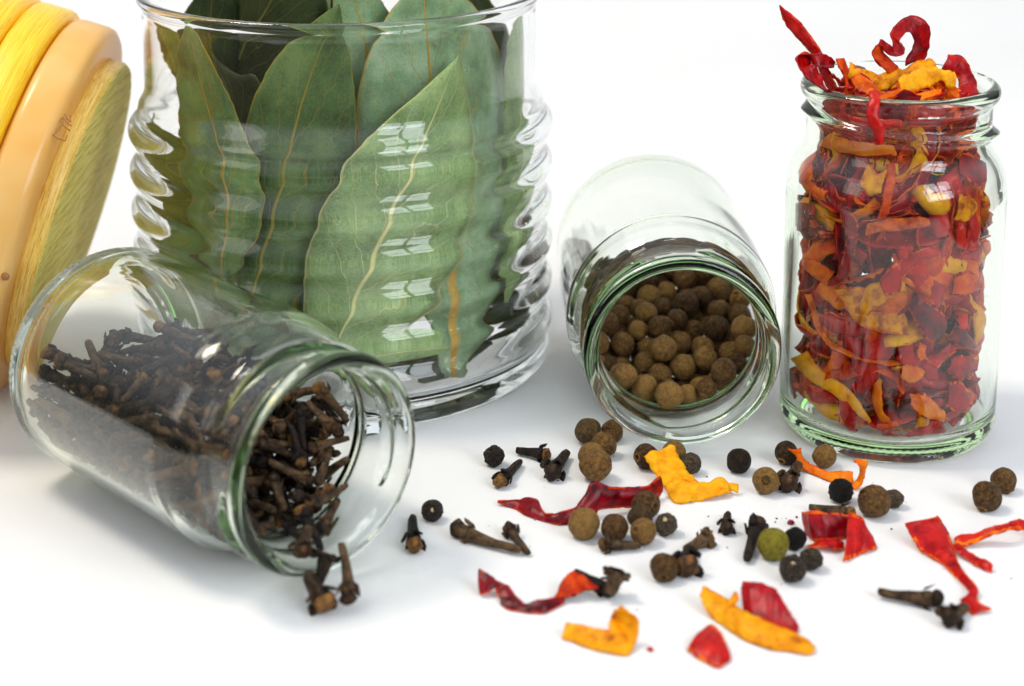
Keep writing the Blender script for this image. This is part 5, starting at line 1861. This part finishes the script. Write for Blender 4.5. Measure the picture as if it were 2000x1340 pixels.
FLAKE_HEAP = '''0 10.22 39.77 0.91 1.26 3.49 4.55 1.21
1 9.96 38.99 0.85 5.59 0.9 1.65 0.94
2 9.86 39.59 0.68 -1.93 -0.02 0.94 1.18
4 6.76 40.15 0.89 1.83 0.2 1.43 1.28
5 7.72 38.68 0.76 5.85 1.16 4.67 0.9
6 8.65 38.03 0.89 6.24 2.1 3.83 0.86
8 6.86 39.08 1.42 4.03 6.07 3.89 0.87
10 9.67 39.22 0.99 -1.36 -0.31 0.25 1.39
11 9.43 38.31 0.97 5.5 2.03 4.68 1.14
16 8.06 38.07 1.53 1.92 3.66 0.9 0.95
17 10.22 39.78 1.94 0.87 3.55 5.44 1.11
19 8.52 38.22 0.99 3.69 3.03 2.47 1.35
21 9.6 38.44 1.46 4.9 5.08 3.59 0.95
20 9.77 38.73 2.89 1.92 3.84 3.41 1.06
20 6.95 38.91 1.24 2.68 0.92 3.07 0.87
2 10.16 39.33 1.86 1.05 4.54 0.12 1.3
11 8.71 38.54 1.2 0.3 -3.1 0.45 1.18
7 8.98 39.03 1.24 2.64 -0.12 0.4 1.21
15 6.75 40.08 1.51 0.95 3.84 3.46 1.17
18 7.02 38.8 2.58 1.4 0.53 5.61 0.94
14 9.71 38.8 2.16 3.61 1.59 0.13 1.29
20 6.86 39.57 2.62 0.24 1.63 0.55 0.95
12 8.74 38.05 1.69 1.48 1.03 3.49 1.2
21 9.6 38.44 3.96 1.86 1.23 3.48 0.9
9 8.82 38.06 2.31 5.31 0.97 3.65 1.43
2 7.54 38.29 2.17 2.19 3.91 6.22 1.33
11 9.4 38.29 2.21 5.87 5.23 5.44 1.3
6 10.2 39.48 4.25 3.98 1.55 0.26 1.17
5 6.98 39.94 2 3.07 0.16 2.95 1.33
4 7.71 38.91 1.09 0.62 0.26 1.86 1.25
12 7.48 38.33 3.01 -1.24 0.36 2.42 1.36
0 10.11 39.28 3.57 -0.75 1.71 1.95 1.17
14 8.39 38.03 2.76 1.12 2.72 5.95 1.16
15 7.36 38.42 3.59 -0.71 0.52 -0.29 1.32
6 7.91 38.12 3.54 1.27 0.34 3.18 1.18
0 9.75 39.29 2.91 -0.99 0.45 0.8 1.36
17 8.5 38.52 2.7 2.65 -0.14 -0.09 1.37
11 9.17 38.9 2.37 0.08 2.55 0.34 1.35
5 7.31 38.52 3.83 5.37 0.94 5.89 1.2
8 9.17 39.04 2.82 1.82 -0.91 -1.96 1.38
18 9.97 38.88 5.05 2.69 5.06 2.83 1.18
8 6.76 40.16 4.57 1.54 0.25 5.42 1.18
4 6.76 40.15 3.61 0.27 -0.38 1.11 1.35
0 8.92 38.09 3.22 0.9 5.14 2.79 1.45
8 7.03 38.79 3.96 5.31 2.41 3.36 1.15
15 8.38 38.03 3.87 -0.93 2.67 -0.07 1.35
3 6.76 40.13 4.31 1.43 5.97 0.13 1.25
8 6.98 40.27 4.08 2.68 -0.86 0.57 1.55
21 7.61 41.03 6.22 4.42 0.3 3.4 0.9
8 7.98 38.1 4.7 1.82 0.05 2.45 1.2
11 8.36 38.03 4.18 1.67 0.21 -0.68 1.31
14 6.72 39.76 5.91 1.67 0.58 1.7 0.91
13 7.22 38.55 5.62 4.75 3.6 2.48 1.44
8 6.9 39 4.29 1.21 5.83 3.31 0.95
5 9.09 38.14 4.27 2.02 0.58 4.32 1.54
6 6.78 39.33 5.07 2.3 5.39 4.77 1.2
10 7.07 38.72 4.95 1.42 1.29 5.52 1.46
11 7.46 38.82 4.31 0.68 -2.58 -0.78 1.41
4 6.91 40.57 5.93 0.58 1.5 2.23 0.96
15 10.18 39.41 5.56 4.55 1.02 4.45 1.19
20 8.86 38.58 4.6 2.94 0.26 4.89 1.32
10 7.65 38.87 4.29 -2.7 0.02 -1.28 1.49
5 7.63 38.24 5.5 4.9 2.58 6.17 1.25
16 7.08 38.71 5.44 3.01 2.32 0.03 0.99
19 6.76 39.39 5.62 4.58 4.67 1.33 0.99
2 7.19 40.11 4.37 0.49 0.3 -1.68 1.53
2 10.01 39.53 7.01 4.54 5.18 3.26 0.89
16 10.16 39.98 6.28 5.22 5.4 4.61 0.95
14 9.75 39.05 6.55 4.28 4.19 1.28 0.99
20 7.75 39.89 4.53 -0.29 0.31 2.32 1.45
4 7.03 39.05 6.41 3.35 4.09 2.74 1.04
6 9.98 39.81 5.54 2.93 2.14 2.92 1.32
18 7.92 39.17 5.3 -0.24 3.01 0.55 1.27
7 7.77 38.57 5.85 1.38 1.95 6.05 1.19
13 6.79 39.98 6.33 1.07 0.88 3.95 1.16
21 9.55 40.49 6.3 4.76 2.32 5.63 1.45
2 9.8 38.64 5.98 0.84 4.69 2.86 1.32
7 7.03 39.27 7.36 0.02 5.08 3.58 0.93
6 9.06 38.34 5.85 5.95 0.6 4.68 1.17
15 7.48 40.96 7.52 1.65 0.84 4.11 0.99
13 8.1 38.18 6.16 3.49 2.29 1.15 1.17
12 9.11 38.15 5.44 4.83 4.69 5.06 1.42
2 8.57 38.79 6.57 2.35 0.25 -1.69 1.38
18 8.31 40.42 7.42 -0.08 -0.09 1.37 1.21
16 8.45 38.22 6.61 1.26 1.24 5.86 0.98
17 9.03 38.52 6.63 4.91 1.01 3.84 1
1 7.56 39.56 6.63 -1.13 -0.23 2.74 1.38
3 9.01 38.11 4.21 4.85 2.03 0.69 1.17
8 9.64 38.48 1.22 2.42 3.47 2.67 0.94
13 7.16 38.76 2.34 4.48 5.29 5.58 1.24
13 9.51 39.82 6.71 1.4 1.71 5.26 1.23
12 9.83 38.95 2.53 1 1.34 0.71 1.52
7 7.9 38.12 5.69 3.66 1.22 5.34 0.91
14 9.05 38.12 1.29 2.53 4.6 2.25 1.16
20 10.09 40.44 5.29 2.41 1.26 5.81 1.12
11 6.93 39.53 6.62 4.68 2.97 4.72 1.28
12 8.91 38.08 3.29 5.83 4.96 5.17 1.41
20 7.22 40.36 6.83 4.97 1.73 1.22 0.9
7 7.52 38.39 2.96 1.43 2.25 1.99 1.29
7 7.4 40.64 7.26 3.24 4.27 5.55 1
0 9.95 39.47 6.62 4.33 4.36 4.67 1.43
12 7.96 38.55 5.77 -2.55 -0.01 -1.97 1.18
0 9.3 39.36 2.08 0.97 -0.11 -0.3 1.4
3 9.11 38.15 4.42 4.6 3.78 0.3 1.15
8 9.34 39.18 6.33 -0.3 0.44 1.93 1.27
11 8.82 38.66 3.49 -0.1 -3.07 1.09 1.51
4 8.16 38.52 6.7 2.96 5.07 4.7 1.32
2 8.72 38.97 1.84 -2.37 -0.35 1.03 1.49
5 9.13 38.83 1.86 -0.07 0.14 1.25 1.26
13 6.88 39.05 6.05 2.43 3.38 5.21 1.15
2 7.49 38.94 2.36 2.82 0.53 4.19 1.5
8 7.03 38.78 1.54 2.23 2.79 2.33 1.03
8 7.4 38.39 5.13 5.69 5.92 0.58 1.27
1 6.81 39.53 6.15 1.02 3.86 1.36 0.89
2 9.08 38.14 1.88 1.83 2.15 3.26 1.24
1 10.1 39.64 5.87 2.36 3.79 6 1.27
4 9.17 39.16 6.36 1.22 0.25 2.12 1.46
13 6.8 40.3 3.38 4.9 1.67 1.14 1.49
13 7.61 39.12 5.83 0.56 0.8 0.3 1.24
12 6.87 39.94 6.78 4.36 1.58 4.02 0.95
3 8.61 38.97 1.1 -0.47 -0.06 1.91 1.36
13 7.85 38.46 2.43 3.02 1.37 5.62 1.35
7 9.14 39.55 1.04 -2.82 -0.35 0.96 1.44
15 8.28 38.16 6.68 0.88 1.47 5.33 0.88
19 8.2 38.4 0.64 3.54 2.4 3.13 0.99
1 9.22 38.65 3.21 1.07 1.36 5.29 1.33
8 7.74 38.18 1.79 4.93 4.41 5.87 1.17
19 7.2 39.33 4.29 0.06 5.69 3.26 1.22
19 9.45 38.91 5.49 -1.52 0.04 -0.08 1.2
11 10.01 38.94 2.94 4 4.71 4.62 1.26
2 7.36 38.75 7.04 0.65 4.44 4.23 1.02
19 9.08 38.69 0.88 4.03 2.42 3.9 1.18
5 7.8 39.05 5.19 3.78 0.36 3.99 1.48
19 9.68 38.68 0.88 5.18 6 0.44 0.97
2 7.88 40.98 7.03 5.35 5.69 4.05 1.32
7 9.32 40.18 4.91 1.84 0.85 -0.09 1.37
0 10.11 39.96 0.69 4.04 2.94 2.03 1.04
3 8.17 38.91 6.76 0.5 1.79 -1.33 1.2
7 8.45 38.11 6.54 3.31 1.34 5.31 1.2
2 7.64 38.87 3.46 2.25 2.99 2.6 1.43
13 10.2 39.49 2.68 5.29 0.26 5 1.21
19 7.83 38.15 5.47 3.47 6.25 3.52 0.96
5 9.4 39.35 6.89 1.74 -0.49 1.26 1.28
11 10.13 39.23 2.84 1.88 4.71 3.76 1.48
13 7.75 39.1 1.22 -1.16 0.96 0.66 1.16
18 7.31 40.58 6.93 1.23 3.4 4.22 1.05
1 9.53 40.94 7.07 1.7 3.87 1.97 1.06
19 8.78 38.23 2.08 3.91 3.67 5.79 1.28
18 9.98 39.1 4.06 4.66 5.29 0.96 1.27
19 7.76 39.37 1.14 0.35 0.29 -1.69 1.27
18 8.53 38.03 2.04 4.83 4.35 5.62 0.97
2 8.69 38.04 1.81 4.15 4.76 1.86 1.25
1 7.66 38.35 6.46 2.39 3.82 4.16 0.93
19 7.35 39.48 3.42 4.84 5.76 1.28 1.55
2 10.17 40.17 1.68 5.88 1.08 5.21 1.39
2 8.65 40.72 6.59 3.96 4.77 1.27 1.54
11 10.01 39.15 3.13 4.58 2.53 4.34 1.28
3 8.06 38.28 7.49 4.18 6.08 3.07 0.88
15 6.86 39.35 6.14 1.69 1.43 6.15 0.98
11 8.74 38.98 4.88 1.87 -0.18 -0.9 1.36
18 9.53 38.94 4.26 0.68 0.62 -1.97 1.17
20 7.9 39.14 7.03 5.9 2.76 0.08 1.3
14 9.21 38.54 7.08 4.38 3.16 3.77 1.09
18 8.8 39.16 4.73 0.1 -0.01 2.53 1.24
19 9.27 39.71 1.59 0.79 -2.64 -0.89 1.49
5 9.22 38.55 6.65 2.45 1.06 4.7 1.2
15 6.74 40.05 5.05 4.86 3.69 1.6 1.52
5 8.56 38.35 7.24 1.92 3.74 2.92 1
19 8.84 38.96 6.99 2.35 0.25 -1.69 1.18
0 9.06 39.77 7.22 -0.44 -1.17 1.2 1.52
1 7.06 39.6 1.26 5.56 1.08 5.09 1.38
18 7.42 38.5 2 1.39 2.79 2.28 1.4
0 8.23 39.14 1.06 -0.03 2.83 0.03 1.37
1 7.74 40.09 7.28 1.66 0.03 4.75 1.44
18 7.08 39.63 2.53 -0.27 0.4 -2.43 1.23
5 7.05 39.55 7.42 1.33 5.66 2.17 1.1
2 7.9 38.12 2.72 5.92 2.08 5.5 1.5
13 10.1 39.8 1.85 1.26 6.11 5.21 1.21
2 7.79 39.54 1.22 1.24 -0.14 -1.86 1.39
8 8.55 38.03 3.39 4.47 5.55 1.65 1.21
4 9.71 38.83 6.97 1.93 3.41 3.85 0.98
19 10.21 39.55 3.98 0.55 2.35 2.99 1.49
14 9.12 38.23 1.89 3.78 1.56 5.8 1.33
19 6.72 39.84 3.59 1.04 2.29 6.21 1.27
12 6.96 39.13 5.96 5.2 5.03 5.33 1.23
19 10.19 39.44 3.91 1.23 2.76 4.52 1.44
0 9.2 38.19 5.74 2.21 5 2.29 1.17
14 6.84 40.2 2.72 5.25 5.33 3.76 1.18
5 8.58 38.96 6.41 -2.37 -0.35 1.03 1.28
7 7.37 39.77 4.58 -0.35 -2.76 -0.62 1.37
5 8.01 38.09 5.17 0.28 2.58 1.69 1.29
0 7.73 39.11 6.57 1.14 2.89 0.13 1.2
3 9.32 38.94 5.53 1.42 2.2 6.07 1.22
12 9.45 38.33 5.48 4.79 1.66 4.17 1.41
20 7.01 39.47 6.52 1.6 1.1 5 0.93
1 7.8 39.2 4.35 -1.97 0.16 -0.36 1.43
5 8.57 38.9 2.38 1.81 0.53 0.71 1.49
19 8.33 38.24 2.99 2.44 2.16 5.01 1.37
20 8.34 38.34 6.76 4.92 6.18 0.06 0.91
2 9.82 39.3 6.09 5.82 1.89 1.79 1.26
19 6.84 39.13 2.55 2.82 4.02 0.94 1.2
11 9.17 39.51 7.31 2.04 1.42 1.12 1.27
7 9.16 39.07 3.29 3.14 0.13 -1.16 1.22
1 7.57 40.22 2.26 4.07 4.03 3.78 1.44
13 7.1 39.06 6.49 2.26 4.6 4.76 1.21
5 8.08 38.39 3.28 1.84 1.94 3 1.53
12 9.64 39.33 2.61 0.01 -2.84 -0.57 1.21
2 8.09 38.29 7.05 5.45 4.73 3.17 0.95
8 8.91 38.3 1.69 5.66 1.36 0.42 1.18
19 9.74 38.85 6.3 0.55 2.48 2.49 1.21
7 9.82 40.12 1.79 1.58 2.77 5.02 1.43
13 8.33 40.76 7.39 2.79 3.58 4.57 1.18
1 6.94 39.77 6.59 5.89 5.22 2.7 0.9
11 9.73 39.71 6.28 0 0 0 1.54
5 9.48 40.18 6.97 0 0 0 1.28
5 6.99 40.02 6.89 2.71 3.76 0.15 1
3 7.5 39.35 7.1 5.01 0.23 2.06 1.31
5 9.04 40.77 7.03 5.34 2.74 4.21 1.36
2 8.08 39.8 7.5 0 0 0 1.27
2 8.43 38.81 7.35 0 0 0 1.23
15 7.84 38.6 7.28 1.68 0.05 6 1.28
2 9.36 40.24 6.78 2.55 4.74 0.37 1.41
2 8.7 38.68 7.29 5.38 4.12 3.45 1.49
7 9.69 38.85 6.77 1.03 1.97 4.03 1.18
7 9.1 39.68 6.83 0.04 0.9 2.61 1.31
13 7.48 38.75 7.15 5.12 5.59 2.76 0.89'''


first = {}
for v, x, y, z, a, b, c, s in heap(CLOVE_HEAP, 8):
    v = int(v)
    lab = 'dark brown clove in the heap inside the tipped glass jar'
    if v not in first:
        st, bu = CLOVE[v]
        o = empty('clove', (0, 0, 0), lab, 'clove', 'cloves heaped in the tipped jar')
        obj('stem', st, o)
        if bu is not None:
            obj('bud', bu, o)
        first[v] = o
    else:
        o = copy_thing(first[v])
    o.location, o.rotation_euler, o.scale = (x, y, z), (a, b, c), (s, s, s)

first = {}
for i, (x, y, z, a, b, c, s) in enumerate(heap(BERRY_HEAP, 7)):
    v = i % 3
    if v not in first:
        bm_, kx = berry_meshes(11 + v, M_ALL, 0.0, 'ring')
        o = obj('allspice_berry', bm_, label='round brown allspice berry in the heap inside the lying jar', cat='allspice berry', group='allspice berries heaped in the lying jar')
        obj('calyx_ring', kx, o)
        first[v] = o
    else:
        o = copy_thing(first[v])
    o.location, o.rotation_euler, o.scale = (x, y, z), (a, b, c), (s, s, s)

first = {}
for v, x, y, z, a, b, c, s in heap(FLAKE_HEAP, 8):
    v = int(v)
    if v not in first:
        lab = {'red_pepper_skin': 'curled red snippet of dried pepper in the fill of the upright jar', 'dark_red_pepper_skin': 'dark red snippet of dried pepper in the fill of the upright jar',
               'orange_pepper': 'curled orange snippet of dried pepper in the fill of the upright jar', 'yellow_pepper': 'curled yellow snippet of dried pepper in the fill of the upright jar'}[FLAKE_MATS[v % len(FLAKE_MATS)][0].name]
        o = obj('pepper_flake', heap_flake_mesh(v), label=lab, cat='dried pepper', group={'r': 'red', 'd': 'dark red', 'o': 'orange', 'y': 'yellow'}[lab.split()[1][0] if lab.startswith('curled') else 'd'] + ' pepper snippets packed in the upright jar')
        first[v] = o
    else:
        o = copy_thing(first[v])
    o.location, o.rotation_euler, o.scale = (x, y, z), (a, b, c), (s, s, s)
